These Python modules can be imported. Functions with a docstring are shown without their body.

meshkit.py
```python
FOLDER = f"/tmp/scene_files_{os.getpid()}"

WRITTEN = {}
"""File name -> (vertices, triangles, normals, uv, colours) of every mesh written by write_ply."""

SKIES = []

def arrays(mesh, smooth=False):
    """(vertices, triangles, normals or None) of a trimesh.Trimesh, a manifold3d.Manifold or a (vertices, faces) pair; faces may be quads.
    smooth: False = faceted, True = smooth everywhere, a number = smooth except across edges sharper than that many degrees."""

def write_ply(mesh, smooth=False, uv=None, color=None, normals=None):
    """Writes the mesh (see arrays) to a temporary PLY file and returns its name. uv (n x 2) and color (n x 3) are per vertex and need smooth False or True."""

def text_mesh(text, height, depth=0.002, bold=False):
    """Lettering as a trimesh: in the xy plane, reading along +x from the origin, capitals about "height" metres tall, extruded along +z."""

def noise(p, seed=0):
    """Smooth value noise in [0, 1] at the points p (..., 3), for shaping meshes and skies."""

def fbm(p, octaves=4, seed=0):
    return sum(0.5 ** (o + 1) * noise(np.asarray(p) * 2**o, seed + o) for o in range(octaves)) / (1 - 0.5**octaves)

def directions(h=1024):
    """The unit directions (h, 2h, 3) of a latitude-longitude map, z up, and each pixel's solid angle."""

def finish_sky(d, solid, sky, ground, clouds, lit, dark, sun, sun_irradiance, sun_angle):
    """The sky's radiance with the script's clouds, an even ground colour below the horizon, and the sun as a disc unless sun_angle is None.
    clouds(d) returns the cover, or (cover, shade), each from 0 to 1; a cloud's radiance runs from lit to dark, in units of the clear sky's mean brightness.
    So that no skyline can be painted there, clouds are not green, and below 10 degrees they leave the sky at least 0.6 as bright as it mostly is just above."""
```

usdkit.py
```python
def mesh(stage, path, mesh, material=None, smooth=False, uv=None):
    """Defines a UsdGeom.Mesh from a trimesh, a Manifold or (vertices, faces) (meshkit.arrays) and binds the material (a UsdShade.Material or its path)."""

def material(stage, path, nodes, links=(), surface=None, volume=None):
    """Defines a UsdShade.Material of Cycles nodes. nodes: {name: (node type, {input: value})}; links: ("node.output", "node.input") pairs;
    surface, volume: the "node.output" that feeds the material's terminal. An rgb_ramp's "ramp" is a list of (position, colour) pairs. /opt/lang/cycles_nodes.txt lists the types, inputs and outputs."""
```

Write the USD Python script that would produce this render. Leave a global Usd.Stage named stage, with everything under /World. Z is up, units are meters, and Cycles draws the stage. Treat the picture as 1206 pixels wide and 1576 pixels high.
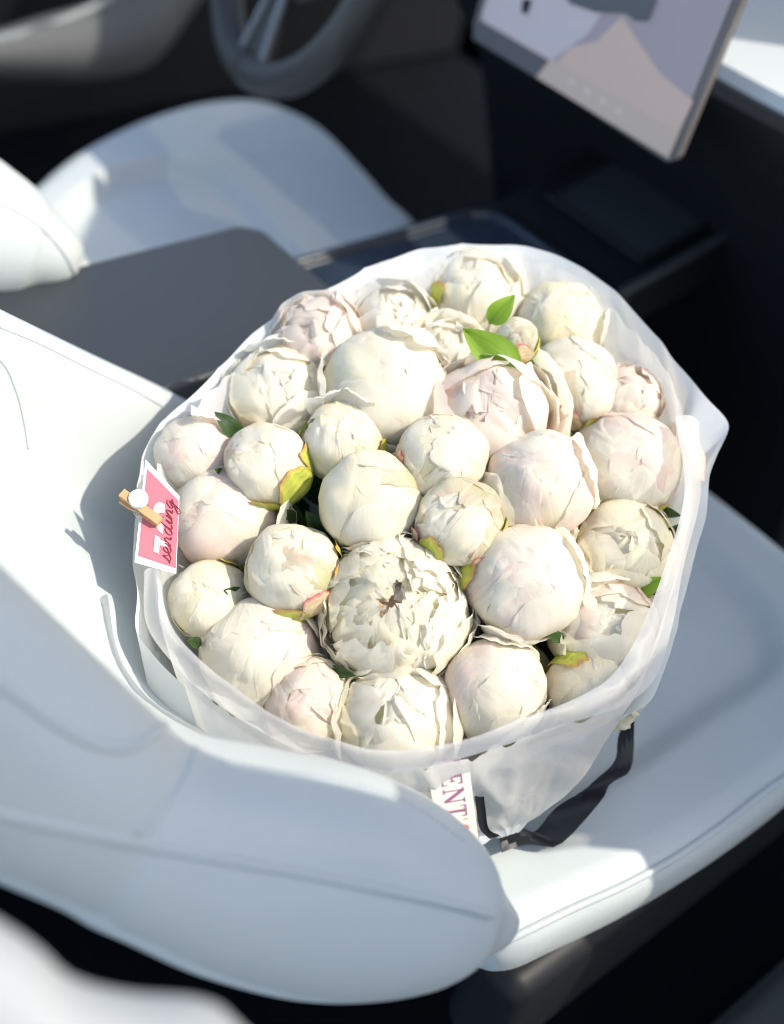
import math, random
import numpy as np, trimesh, usdkit, meshkit
from shapely.geometry import Polygon, Point
from pxr import Usd, UsdGeom, UsdLux, UsdShade, Gf, Sdf
random.seed(7); RNG = np.random.default_rng(11)
stage = Usd.Stage.CreateInMemory()
UsdGeom.SetStageUpAxis(stage, UsdGeom.Tokens.z); UsdGeom.SetStageMetersPerUnit(stage, 1.0)
UsdGeom.Xform.Define(stage, '/World'); UsdGeom.Scope.Define(stage, '/World/Looks')

# ---------------------------------------------------------------- camera, sky, sun, exposure
# x = towards the front of the car, y = towards the driver's side, z = up; the camera leans in at the open passenger door
FPX, CX, CY = 1776.65, 603.0, 788.0                       # focal length and centre of a 1206 x 1576 picture
RIGHT = np.array([0.78397, -0.60430, 0.13972]); DOWN = np.array([-0.34407, -0.61236, -0.71275])
RIGHT /= np.linalg.norm(RIGHT); DOWN -= RIGHT * (DOWN @ RIGHT); DOWN /= np.linalg.norm(DOWN); FWD = np.cross(RIGHT, DOWN)
UPV = -DOWN
EYE = np.array([0, 0, 1.30])
EXPOSURE = 0.80
SUN_DIR = np.array([0.43, -0.48, 0.765]); SUN_DIR /= np.linalg.norm(SUN_DIR)   # towards the sun: ahead and to the passenger's side
SUN_POWER, SKY_POWER = 0.64, 0.15
cam = UsdGeom.Camera.Define(stage, '/World/camera')
cam.AddTransformOp().Set(Gf.Matrix4d(*[*RIGHT, 0, *UPV, 0, *(-FWD), 0, *EYE, 1]))
cam.CreateHorizontalApertureAttr(36.0); cam.CreateVerticalApertureAttr(36.0 * 1024 / 784)
cam.CreateFocalLengthAttr(36.0 * FPX / 1206); cam.CreateClippingRangeAttr(Gf.Vec2f(0.02, 200))
cam.CreateFStopAttr(3.5); cam.CreateFocusDistanceAttr(0.735); cam.CreateExposureAttr(EXPOSURE)

def material(name, nodes, links=(), surface='p.BSDF', volume=None):
    return usdkit.material(stage, '/World/Looks/' + name, nodes, links, surface=surface, volume=volume)

sky = material('sky_light', {
    's': ('sky_texture', {'sky_type': 'single_scattering', 'aerosol_density': 2.0, 'sun_disc': False, 'sun_elevation': math.asin(SUN_DIR[2]), 'sun_rotation': math.atan2(SUN_DIR[0], SUN_DIR[1])}),
    'b': ('background_shader', {'strength': SKY_POWER})}, [('s.color', 'b.color')], surface='b.background')
dome = UsdLux.DomeLight.Define(stage, '/World/sky'); UsdShade.MaterialBindingAPI.Apply(dome.GetPrim()).Bind(sky)
dome.GetPrim().SetCustomDataByKey('kind', 'structure')
sun = UsdLux.DistantLight.Define(stage, '/World/sun')
sun.CreateIntensityAttr(SUN_POWER); sun.CreateNormalizeAttr(True); sun.CreateAngleAttr(0.53); sun.CreateColorAttr(Gf.Vec3f(1.0, 0.935, 0.82))
_x = np.cross([0, 0, 1], SUN_DIR); _x /= np.linalg.norm(_x); _y = np.cross(SUN_DIR, _x)
sun.AddTransformOp().Set(Gf.Matrix4d(*[*_x, 0, *_y, 0, *SUN_DIR, 0, 0, 0, 0, 1]))

# ---------------------------------------------------------------- helpers
def ray(px, py):                                           # direction of a picture point, unit depth
    return (RIGHT * (px - CX) + DOWN * (py - CY)) / FPX + FWD
def P(px, py, d):                                          # the world point seen there at depth d
    return EYE + ray(px, py) * d
def PA(px, py, axis, val):                                 # ... where it meets the plane axis = val (relative to the eye)
    r = ray(px, py); return EYE + r * (val / r[axis])
used = {}
def path_for(name, parent):
    base = (str(parent.GetPath()) if parent is not None else '/World') + '/' + name
    k = used.get(base, -1) + 1; used[base] = k
    return base if k == 0 else f'{base}_{k:03d}'
def tag(prim, label=None, cat=None, group=None, kind=None):
    for k, v in (('label', label), ('category', cat), ('group', group), ('kind', kind)):
        if v: prim.SetCustomDataByKey(k, v)
    return prim
def thing(name, label, cat, loc=(0, 0, 0), group=None):
    x = UsdGeom.Xform.Define(stage, path_for(name, None)); x.AddTranslateOp().Set(Gf.Vec3d(*map(float, loc)))
    p = x.GetPrim(); OFF[str(p.GetPath())] = np.array(loc, float)
    return tag(p, label, cat, group)
OFF = {}
def obj(name, m, mat, parent=None, smooth=False, uv=None, label=None, kind=None, cat=None, group=None):
    """one mesh of the scene, its vertices given in world space"""
    v, f = (m.vertices, m.faces) if hasattr(m, 'vertices') else m
    v = np.asarray(v, float)
    if parent is not None:
        q = str(parent.GetPath())
        while q not in OFF: q = q.rsplit('/', 1)[0]
        v = v - OFF[q]
    g = usdkit.mesh(stage, path_for(name, parent), (v, np.asarray(f)), mat, smooth=smooth, uv=uv)
    return tag(g.GetPrim(), label, cat, group, kind)
def cr(pts, n):                                            # Catmull-Rom through the points, n samples in all
    pts = np.asarray(pts, float); k = len(pts)
    e = np.vstack([2 * pts[0] - pts[1], pts, 2 * pts[-1] - pts[-2]])
    t = np.linspace(0, k - 1, n); i = np.minimum(t.astype(int), k - 2); s = (t - i)[:, None]
    p0, p1, p2, p3 = e[i], e[i + 1], e[i + 2], e[i + 3]
    return .5 * (2 * p1 + (p2 - p0) * s + (2 * p0 - 5 * p1 + 4 * p2 - p3) * s**2 + (3 * p1 - p0 - 3 * p2 + p3) * s**3)
def cr_closed(pts, n):
    pts = np.asarray(pts, float); k = len(pts)
    t = np.linspace(0, k, n, endpoint=False); i = t.astype(int); s = (t - i)[:, None]
    p0, p1, p2, p3 = pts[(i - 1) % k], pts[i % k], pts[(i + 1) % k], pts[(i + 2) % k]
    return .5 * (2 * p1 + (p2 - p0) * s + (2 * p0 - 5 * p1 + 4 * p2 - p3) * s**2 + (3 * p1 - p0 - 3 * p2 + p3) * s**3)
def grid_faces(nu, nv, wrap=False):
    i, j = np.meshgrid(np.arange(nu - 1), np.arange(nv if wrap else nv - 1), indexing='ij')
    a = i * nv + j; b = i * nv + (j + 1) % nv
    return np.stack([a, b, b + nv, a + nv], -1).reshape(-1, 4)
def quads(f):
    f = np.asarray(f); return np.vstack([f[:, [0, 1, 2]], f[:, [0, 2, 3]]])
def surf(g):                                               # grid (nu, nv, 3) -> mesh
    return g.reshape(-1, 3), quads(grid_faces(*g.shape[:2]))
def thick(g, t):                                           # a grid given thickness along its normals
    v, f = surf(g); m = trimesh.Trimesh(v, f, process=False); n = m.vertex_normals
    nu, nv = g.shape[:2]; N = len(v)
    w = v - n * t
    idx = np.arange(N).reshape(nu, nv)
    ring = np.concatenate([idx[0, :], idx[1:, -1], idx[-1, -2::-1], idx[-2:0:-1, 0]]); nx = np.roll(ring, -1)
    side = np.vstack([np.stack([ring, ring + N, nx + N], 1), np.stack([ring, nx + N, nx], 1)])
    return np.vstack([v, w]), np.vstack([f, f[:, ::-1] + N, side])
def tube(pts, r, sides=8, cap=True):
    pts = np.asarray(pts, float); n = len(pts); r = np.broadcast_to(np.asarray(r, float), (n,))
    t = np.gradient(pts, axis=0); t /= np.linalg.norm(t, axis=1, keepdims=True) + 1e-12
    a = np.cross(t[0], [0, 0, 1.0]); a = a if np.linalg.norm(a) > .1 else np.cross(t[0], [1.0, 0, 0])
    rings = []
    for k in range(n):
        a = a - t[k] * (a @ t[k]); a /= np.linalg.norm(a); b = np.cross(t[k], a)
        ph = np.arange(sides) * 2 * np.pi / sides
        rings.append(pts[k] + r[k] * (np.cos(ph)[:, None] * a + np.sin(ph)[:, None] * b))
    v = np.vstack(rings); f = quads(grid_faces(n, sides, True))
    if cap:
        v = np.vstack([v, pts[0], pts[-1]]); N = len(v); q = np.arange(sides); q2 = (q + 1) % sides
        f = np.vstack([f, np.stack([q2, q, np.full(sides, N - 2)], 1), np.stack([q + (n - 1) * sides, q2 + (n - 1) * sides, np.full(sides, N - 1)], 1)])
    return v, f
def join(ms):
    vs, fs, n = [], [], 0
    for v, f in ms:
        vs.append(np.asarray(v)); fs.append(np.asarray(f) + n); n += len(v)
    return np.vstack(vs), np.vstack(fs)
def rbox(lo, hi, r=.006, seg=3):                           # box with rounded edges
    lo, hi = np.array(lo, float), np.array(hi, float)
    m = trimesh.creation.box((hi - lo))
    r = min(r, (hi - lo).min() * .49)
    import manifold3d as mf
    s = mf.Manifold.sphere(r, 4 * seg)
    a, b = lo + r, hi - r
    parts = [s.translate([x, y, z]) for x in (a[0], b[0]) for y in (a[1], b[1]) for z in (a[2], b[2])]
    h = mf.Manifold.batch_hull(parts).to_mesh()
    return np.array(h.vert_properties[:, :3], float), np.array(h.tri_verts, int)
def slab(poly, z0, z1, r=.004):                            # plan polygon extruded, top edge chamfered
    m1 = trimesh.creation.extrude_polygon(poly, z1 - z0 - r, engine='earcut'); m1.apply_translation([0, 0, z0])
    return np.array(m1.vertices), np.array(m1.faces)
def ringloft(outer, levels):                               # closed loops stacked from bottom to top, last one filled
    n = len(outer); v = np.vstack(levels); f = quads(grid_faces(len(levels), n, True))
    c = levels[-1].mean(0); v = np.vstack([v, c]); q = np.arange(n); b = (len(levels) - 1) * n
    return v, np.vstack([f, np.stack([q + b, (q + 1) % n + b, np.full(n, len(v) - 1)], 1)])

# ---------------------------------------------------------------- materials
def plain(name, col, rough=.5, spec=.5, bump=None, emit=0, **kw):
    n = {'p': ('principled_bsdf', {'base_color': col, 'roughness': rough, 'specular_ior_level': spec, **kw})}; l = []
    if emit: n['p'][1].update(emission_color=col, emission_strength=emit)
    if bump:
        sc, dist, st = bump
        n.update(tc=('texture_coordinate', {}), nz=('noise_texture', {'scale': sc, 'detail': 4.0, 'roughness': .6}), bp=('bump', {'distance': dist, 'strength': st}))
        l += [('tc.object', 'nz.vector'), ('nz.fac', 'bp.height'), ('bp.normal', 'p.normal')]
    return material(name, n, l)
LEATHER = material('white_leather', {
    'tc': ('texture_coordinate', {}), 'v': ('voronoi_texture', {'scale': 900.0}), 'nz': ('noise_texture', {'scale': 9.0, 'detail': 3.0}),
    'bp': ('bump', {'distance': .0004, 'strength': .25}), 'bp2': ('bump', {'distance': .008, 'strength': .30}),
    'r': ('rgb_ramp', {'ramp': [(0.3, (.500, .538, .518)), (.7, (.528, .565, .545))]}),
    'p': ('principled_bsdf', {'roughness': .42, 'specular_ior_level': .45})},
    [('tc.object', 'v.vector'), ('tc.object', 'nz.vector'), ('v.distance', 'bp.height'), ('nz.fac', 'bp2.height'), ('bp2.normal', 'bp.normal'), ('bp.normal', 'p.normal'), ('nz.fac', 'r.fac'), ('r.color', 'p.base_color')])
SEAM = plain('seam_leather', (.62, .64, .65), .55)
THREAD = plain('stitch_thread', (.44, .47, .50), .7)
BLACK = plain('black_plastic', (.0065, .0075, .0095), .5, .3, bump=(600., .0003, .3))
SOFT = plain('console_grey', (.032, .038, .043), .46, .5, bump=(900., .0003, .4))
GLOSS = plain('gloss_trim', (.02, .03, .045), .22, .6)
CARPET = plain('carpet', (.003, .004, .006), .95, .1, bump=(500., .002, .6))
MAT = plain('floor_mat_cloth', (.05, .05, .06), .95, .1, bump=(400., .002, .6))
WHITE = plain('white_trim', (.66, .70, .70), .4)
RIMM = plain('wheel_rubber', (.05, .048, .044), .45, .4)
SILVER = plain('satin_silver', (.24, .25, .245), .45, .5, metallic=.3)
DOORM = plain('door_fabric', (.10, .105, .105), .7, .3)

def petal_mat(name, base, mid, tip, blush, bl, trans=.50):
    return material(name, {
        'uv': ('attribute', {'attribute': 'st'}), 'sx': ('separate_xyz', {}), 'oi': ('object_info', {}),
        'r': ('rgb_ramp', {'ramp': [(0, base), (.20, base), (.44, mid), (.78, tip), (1, tip)]}),
        'mp': ('mapping', {'scale': (2.2, 46.0, 1.0)}), 'mp2': ('mapping', {'scale': (3.5, 11.0, 1.0)}),
        'nz': ('noise_texture', {'dimensions': '4D', 'scale': 1.0, 'detail': 2.0}), 'n2': ('noise_texture', {'dimensions': '4D', 'scale': 1.0, 'detail': 3.0}),
        'w': ('math', {'math_type': 'multiply', 'value2': 40.0}),
        'br': ('map_range', {'from_min': .42, 'from_max': .8, 'to_min': 0.0, 'to_max': bl, 'clamp': True}),
        'vr': ('map_range', {'from_min': .3, 'from_max': .75, 'to_min': .97, 'to_max': 1.0, 'clamp': True}),
        'mx': ('mix', {'mix_type': 'mix', 'color2': blush}), 'mv': ('mix', {'mix_type': 'multiply', 'fac': 1.0}), 'cc': ('combine_xyz', {}),
        'bp': ('bump', {'distance': .00035, 'strength': .85}), 'bp2': ('bump', {'distance': .0012, 'strength': .45}),
        'p': ('principled_bsdf', {'roughness': .52, 'specular_ior_level': .32}),
        't': ('translucent_bsdf', {}), 'm': ('mix_closure', {'fac': trans})},
        [('uv.vector', 'sx.vector'), ('sx.x', 'r.fac'), ('uv.vector', 'mp.vector'), ('mp.vector', 'nz.vector'), ('uv.vector', 'mp2.vector'), ('mp2.vector', 'n2.vector'),
         ('oi.random', 'w.value1'), ('w.value', 'nz.w'), ('w.value', 'n2.w'), ('n2.fac', 'br.value'), ('br.result', 'mx.fac'), ('r.color', 'mx.color1'),
         ('nz.fac', 'vr.value'), ('vr.result', 'cc.x'), ('vr.result', 'cc.y'), ('vr.result', 'cc.z'), ('mx.color', 'mv.color1'), ('cc.vector', 'mv.color2'),
         ('nz.fac', 'bp.height'), ('n2.fac', 'bp2.height'), ('bp2.normal', 'bp.normal'), ('bp.normal', 'p.normal'),
         ('mv.color', 'p.base_color'), ('mv.color', 't.color'), ('p.BSDF', 'm.closure1'), ('t.BSDF', 'm.closure2')], surface='m.closure')
CREAM = petal_mat('petal_cream', (.70, .70, .30), (.96, .90, .64), (.97, .935, .77), (.955, .82, .66), .4)
IVORY = petal_mat('petal_ivory', (.82, .78, .48), (.965, .915, .74), (.97, .945, .83), (.96, .83, .70), .4)
BLUSH = petal_mat('petal_blush', (.86, .72, .54), (.965, .80, .70), (.965, .89, .80), (.955, .72, .62), .55)
PEACH = petal_mat('petal_peach', (.74, .48, .28), (.88, .74, .58), (.94, .88, .78), (.80, .60, .48), .6)
GREENISH = petal_mat('petal_green_cream', (.42, .50, .12), (.66, .68, .32), (.80, .78, .60), (.80, .52, .42), .8)
def leaf_mat(name, base, tip, edge, trans=.25, rough=.45):
    return material(name, {
        'uv': ('attribute', {'attribute': 'st'}), 'sx': ('separate_xyz', {}), 'r': ('rgb_ramp', {'ramp': [(0, base), (.72, tip), (.93, tip), (1, edge)]}),
        'mp': ('mapping', {'scale': (4.0, 9.0, 1.0)}), 'nz': ('noise_texture', {'scale': 1.0, 'detail': 4.0}),
        'wv': ('wave_texture', {'scale': .9, 'distortion': 2.5, 'detail': 2.0}), 'bp': ('bump', {'distance': .0006, 'strength': .4}),
        'vr': ('map_range', {'from_min': .3, 'from_max': .75, 'to_min': .75, 'to_max': 1.1, 'clamp': True}), 'cc': ('combine_xyz', {}), 'mv': ('mix', {'mix_type': 'multiply', 'fac': 1.0}),
        'p': ('principled_bsdf', {'roughness': rough, 'specular_ior_level': .45}), 't': ('translucent_bsdf', {}), 'm': ('mix_closure', {'fac': trans})},
        [('uv.vector', 'sx.vector'), ('sx.x', 'r.fac'), ('uv.vector', 'mp.vector'), ('mp.vector', 'nz.vector'), ('mp.vector', 'wv.vector'), ('wv.fac', 'bp.height'),
         ('nz.fac', 'vr.value'), ('vr.result', 'cc.x'), ('vr.result', 'cc.y'), ('vr.result', 'cc.z'), ('r.color', 'mv.color1'), ('cc.vector', 'mv.color2'),
         ('bp.normal', 'p.normal'), ('mv.color', 'p.base_color'), ('mv.color', 't.color'), ('p.BSDF', 'm.closure1'), ('t.BSDF', 'm.closure2')], surface='m.closure')
BROWN = plain('stamen_brown', (.74, .42, .18), .7)
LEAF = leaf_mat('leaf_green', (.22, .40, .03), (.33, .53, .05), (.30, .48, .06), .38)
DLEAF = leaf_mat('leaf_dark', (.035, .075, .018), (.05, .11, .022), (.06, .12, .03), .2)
SEPAL = leaf_mat('sepal_green', (.34, .46, .06), (.56, .60, .10), (.70, .36, .14), .2)
SEPALP = leaf_mat('sepal_pink', (.52, .52, .16), (.78, .62, .38), (.76, .18, .24), .2)
STEM = plain('stem_green', (.07, .12, .03), .5)
CORE = plain('petal_core', (.94, .88, .72), .6, .3)

def paper_mat(name, col, trans, clear, rough=.5, bump=(14., .004, .35)):
    return material(name, {
        'tc': ('texture_coordinate', {}), 'nz': ('noise_texture', {'scale': bump[0], 'detail': 3.0, 'distortion': .6}), 'bp': ('bump', {'distance': bump[1], 'strength': bump[2]}),
        'p': ('principled_bsdf', {'base_color': col, 'roughness': rough, 'specular_ior_level': .4}), 't': ('translucent_bsdf', {'color': col}),
        'm': ('mix_closure', {'fac': trans}), 'c': ('transparent_bsdf', {}), 'm2': ('mix_closure', {'fac': clear})},
        [('tc.object', 'nz.vector'), ('nz.fac', 'bp.height'), ('bp.normal', 'p.normal'), ('bp.normal', 't.normal'), ('p.BSDF', 'm.closure1'), ('t.BSDF', 'm.closure2'), ('m.closure', 'm2.closure1'), ('c.BSDF', 'm2.closure2')],
        surface='m2.closure')
PAPER = paper_mat('wrap_paper', (.74, .765, .755), .30, 0.0, .5, (16., .004, .7))
TISSUE = paper_mat('wrap_tissue', (.76, .755, .72), .45, .14, .5, (26., .004, .8))
FILM = paper_mat('wrap_film', (.84, .84, .83), .5, .38, .4, (16., .004, .6))
CARDW = plain('card_white', (.82, .80, .79), .6); CARDP = plain('card_pink', (.62, .17, .21), .6); CARDL = plain('card_pale_pink', (.83, .55, .56), .6)
INK = plain('ink_red', (.30, .03, .05), .6); WOOD = plain('peg_wood', (.55, .33, .15), .6, bump=(300., .0004, .5)); STEEL = plain('spring_steel', (.5, .5, .5), .3, metallic=1.0)
RIBBON = plain('black_ribbon', (.012, .013, .016), .45, .4, bump=(60., .002, .4))
PRINT = plain('print_purple', (.34, .13, .24), .7); PRINTR = plain('print_red', (.75, .20, .14), .7); TAGP = plain('tag_paper', (.80, .76, .66), .7)

# ================================================================ car interior
Z0 = EYE[2]
floor = obj('car_floor', rbox([-.6, -.25, Z0 - 1.12], [1.9, 2.0, Z0 - 1.08], .004), CARPET, kind='structure')

def cushion(outline, ztop, drop, rr, insert=None, idep=.02, n=120, tilt=0.0):
    """padded cushion: closed plan outline, rounded top edge of radius rr, an insert sunk by idep"""
    o = cr_closed(outline, n); c = o.mean(0); poly = Polygon(o)
    ins = Polygon(cr_closed(insert, 60)) if insert is not None else None
    lev = []
    for zz, s in ((-drop, .975), (-drop * .75, .992), (-drop * .45, 1.0)):
        lev.append(np.c_[c + (o - c) * s, np.full(n, ztop + zz)])
    for s in np.concatenate([np.linspace(1.0, .86, 16)[1:], np.linspace(.86, .02, 34)[1:]]):
        q = c + (o - c) * s
        d = np.array([poly.exterior.distance(Point(p)) for p in q]); k = np.clip(d / rr, 0, 1)
        z = ztop - (drop * .45) * (1 - np.sqrt(np.clip(1 - (1 - k)**2, 0, 1)))
        if ins is not None:
            sd = np.array([ins.exterior.distance(Point(p)) * (1 if ins.contains(Point(p)) else -1) for p in q])
            t = np.clip((sd + .012) / .024, 0, 1); z = z - idep * (t * t * (3 - 2 * t)) + .010 * np.clip(sd / .12, 0, 1)
        lev.append(np.c_[q, z + tilt * (q[:, 0] - c[0])])
    return ringloft(o, lev)
def bolster(st, depth_half, n=90, sides=40, exp=2.35, t0=.0):
    """a padded side wing: stations (crest px, lower px, depth); a closed sausage with flattened section"""
    A = np.array([(P(*a, d) + P(*b, d)) / 2 for a, b, d in st]); H = np.array([(P(*a, d) - P(*b, d)) / 2 for a, b, d in st])
    A, H = cr(A, n), cr(H, n)
    dh = cr(np.array([[x] for x in depth_half]), n)[:, 0]
    T = np.gradient(A, axis=0); T /= np.linalg.norm(T, axis=1, keepdims=True)
    a = np.linalg.norm(H, axis=1); E1 = H / a[:, None]; E2 = np.cross(T, E1); E2 /= np.linalg.norm(E2, axis=1, keepdims=True)
    ph = np.arange(sides) * 2 * np.pi / sides
    c, s = np.cos(ph), np.sin(ph); c = np.sign(c) * abs(c)**(2 / exp); s = np.sign(s) * abs(s)**(2 / exp)
    g = A[:, None] + a[:, None, None] * c[None, :, None] * E1[:, None] + dh[:, None, None] * s[None, :, None] * E2[:, None]
    v = g.reshape(-1, 3); f = quads(grid_faces(n, sides, True))
    v = np.vstack([v, A[0], A[-1]]); N = len(v); q = np.arange(sides); q2 = (q + 1) % sides
    return v, np.vstack([f, np.stack([q2, q, np.full(sides, N - 2)], 1), np.stack([q + (n - 1) * sides, q2 + (n - 1) * sides, np.full(sides, N - 1)], 1)])
def onto(m, pts, lift=.0):
    """picture points carried along their sight lines onto the mesh: world points of a seam that lies on it"""
    t = trimesh.Trimesh(*m, process=False); out = []
    for p in pts:
        loc, _, tri = t.ray.intersects_location([EYE], [ray(*p) / np.linalg.norm(ray(*p))], multiple_hits=True)
        if len(loc):
            k = np.argmin(np.linalg.norm(loc - EYE, axis=1)); n = t.face_normals[tri[k]]
            if n @ (EYE - loc[k]) < 0: n = -n
            out.append(loc[k] + n * lift)
    return np.array(out)
def px_curve(pts, n): return cr(np.array(pts, float), n)
def stitches(m, pts, n, parent, lift=.0005, r=.0006):
    q = onto(m, px_curve(pts, n * 3), lift); ms = []
    for k in range(0, len(q) - 2, 3): ms.append(tube([q[k], (q[k] + q[k + 1]) / 2 + 0, q[k] * .25 + q[k + 1] * .75 + 0], r, 5))
    obj('stitching', join(ms), THREAD, parent, kind='stuff')

# ---- passenger seat
ps = thing('passenger_seat', 'white leather front seat nearest the camera, holding the bouquet', 'car seat', PA(700, 1000, 2, -.72))
zc = -.712
def plan(pts, z): return [PA(x, y, 2, z)[:2] for x, y in pts]
co = plan([(735, 1436), (800, 1452), (880, 1420), (1000, 1362), (1120, 1290), (1240, 1200), (1330, 1110), (1375, 1020), (1320, 930), (1206, 832), (1090, 742), (1000, 680), (900, 605), (820, 560), (700, 590), (560, 660), (300, 800), (240, 900), (420, 1150), (600, 1350)], zc)
cu = cushion(co, Z0 + zc + .006, .062, .032, plan([(640, 1230), (860, 1235), (1080, 1100), (1190, 1010), (1120, 880), (960, 770), (800, 700), (520, 800), (450, 1000)], zc), .012)
cu_p = obj('cushion', cu, LEATHER, ps, smooth=True)
pip = onto(cu, px_curve([(745, 1462), (800, 1437), (880, 1398), (960, 1362), (1040, 1318), (1110, 1270), (1165, 1227), (1215, 1190), (1280, 1130)], 60), .0)
obj('piping', tube(pip, .0032, 8), LEATHER, cu_p, smooth=True)
# seatback front: rows from the top down to the cushion, columns from the console side to the door side
BF = cr(np.array([P(*q) for q in ((-330, 328, .60), (-150, 405, .68), (0, 479, .745), (135, 545, .81), (270, 610, .865), (360, 668, .905), (450, 730, .94), (540, 800, .97))]), 60)
BN = cr(np.array([P(*q) for q in ((-150, 770, .50), (0, 900, .525), (120, 1010, .545), (230, 1110, .575), (310, 1170, .60), (450, 1200, .63), (600, 1240, .665), (730, 1310, .69))]), 60)
NS = np.cross(BN[30] - BF[30], BF[40] - BF[20]); NS /= np.linalg.norm(NS); NS = NS if NS[2] > 0 else -NS
s_ = np.linspace(0, 1, 56)
sink = .078 * (np.clip(s_ / .22, 0, 1)**2 * (3 - 2 * np.clip(s_ / .22, 0, 1))) * (1 - np.clip((s_ - .62) / .38, 0, 1)**1.5) - .010 * np.sin(np.clip((s_ - .2) / .5, 0, 1) * np.pi)
g = BF[:, None] * (1 - s_)[None, :, None] + BN[:, None] * s_[None, :, None] - NS * sink[None, :, None]
e_ = np.array([1., .85, .5, .2, .04])
rnd = np.stack([BF + FWD * .075 * a - NS * .05 * a**2 + (BF - BN) / np.linalg.norm(BF - BN, axis=1, keepdims=True) * .012 * math.sin(a * 3.14) for a in e_], 1)
g = np.concatenate([rnd, g], 1)
sbm = thick(g, .05)
sb = obj('backrest', sbm, LEATHER, ps, smooth=True)
for pts in ([(-60, 520), (0, 553), (25, 600), (38, 650), (44, 690)], [(0, 503), (60, 528), (130, 563), (200, 597), (250, 625)]):
    q = onto(sbm, px_curve(pts, 40), .0)
    if len(q) > 3: obj('seam', tube(q, .0012, 6), LEATHER, sb, smooth=True)
NB = [((772, 1395), (764, 1415), .655), ((766, 1364), (748, 1448), .652), ((734, 1298), (684, 1466), .645), ((680, 1242), (590, 1502), .63), ((575, 1196), (440, 1508), .605), ((437, 1168), (290, 1470), .58),
      ((300, 1142), (165, 1412), .56), ((240, 1100), (95, 1380), .55), ((150, 1012), (10, 1345), .53), ((0, 868), (-130, 1290), .505), ((-150, 720), (-260, 1230), .48), ((-300, 560), (-420, 1160), .455)]
nb = bolster(NB, [.006, .026, .045, .055, .058, .058, .057, .056, .056, .056, .056, .055])
nbp = obj('side_wing', nb, LEATHER, ps, smooth=True, label='door-side wing of the backrest, in blue shade')
for pts, r in (([(-40, 1240), (0, 1253), (103, 1276), (180, 1292), (308, 1317), (463, 1343), (617, 1374), (700, 1392), (762, 1408)], .0024),
               ([(-20, 1040), (10, 1060), (92, 1117), (150, 1146), (190, 1150), (226, 1137), (252, 1116)], .0028), ([(302, 1152), (290, 1190), (262, 1232), (210, 1285)], .0018)):
    q = onto(nb, px_curve(pts, 70), -r * .2); obj('seam', tube(q, r, 8), LEATHER, nbp, smooth=True)
stitches(nb, [(160, 1296), (308, 1325), (463, 1352), (617, 1384), (700, 1402), (750, 1416)], 66, nbp)
stitches(nb, [(340, 1172), (430, 1186), (500, 1196), (580, 1216), (650, 1250), (715, 1297)], 42, nbp)
# dark lower shell of the seat and its controls
sh = join([rbox(PA(760, 1530, 2, -.86) * [1, 1, 0] + [-.02, -.03, Z0 - .93], PA(760, 1530, 2, -.86) * [1, 1, 0] + [.45, .03, Z0 - .80], .02)])
obj('side_shield', sh, BLACK, ps, smooth=40)

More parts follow.
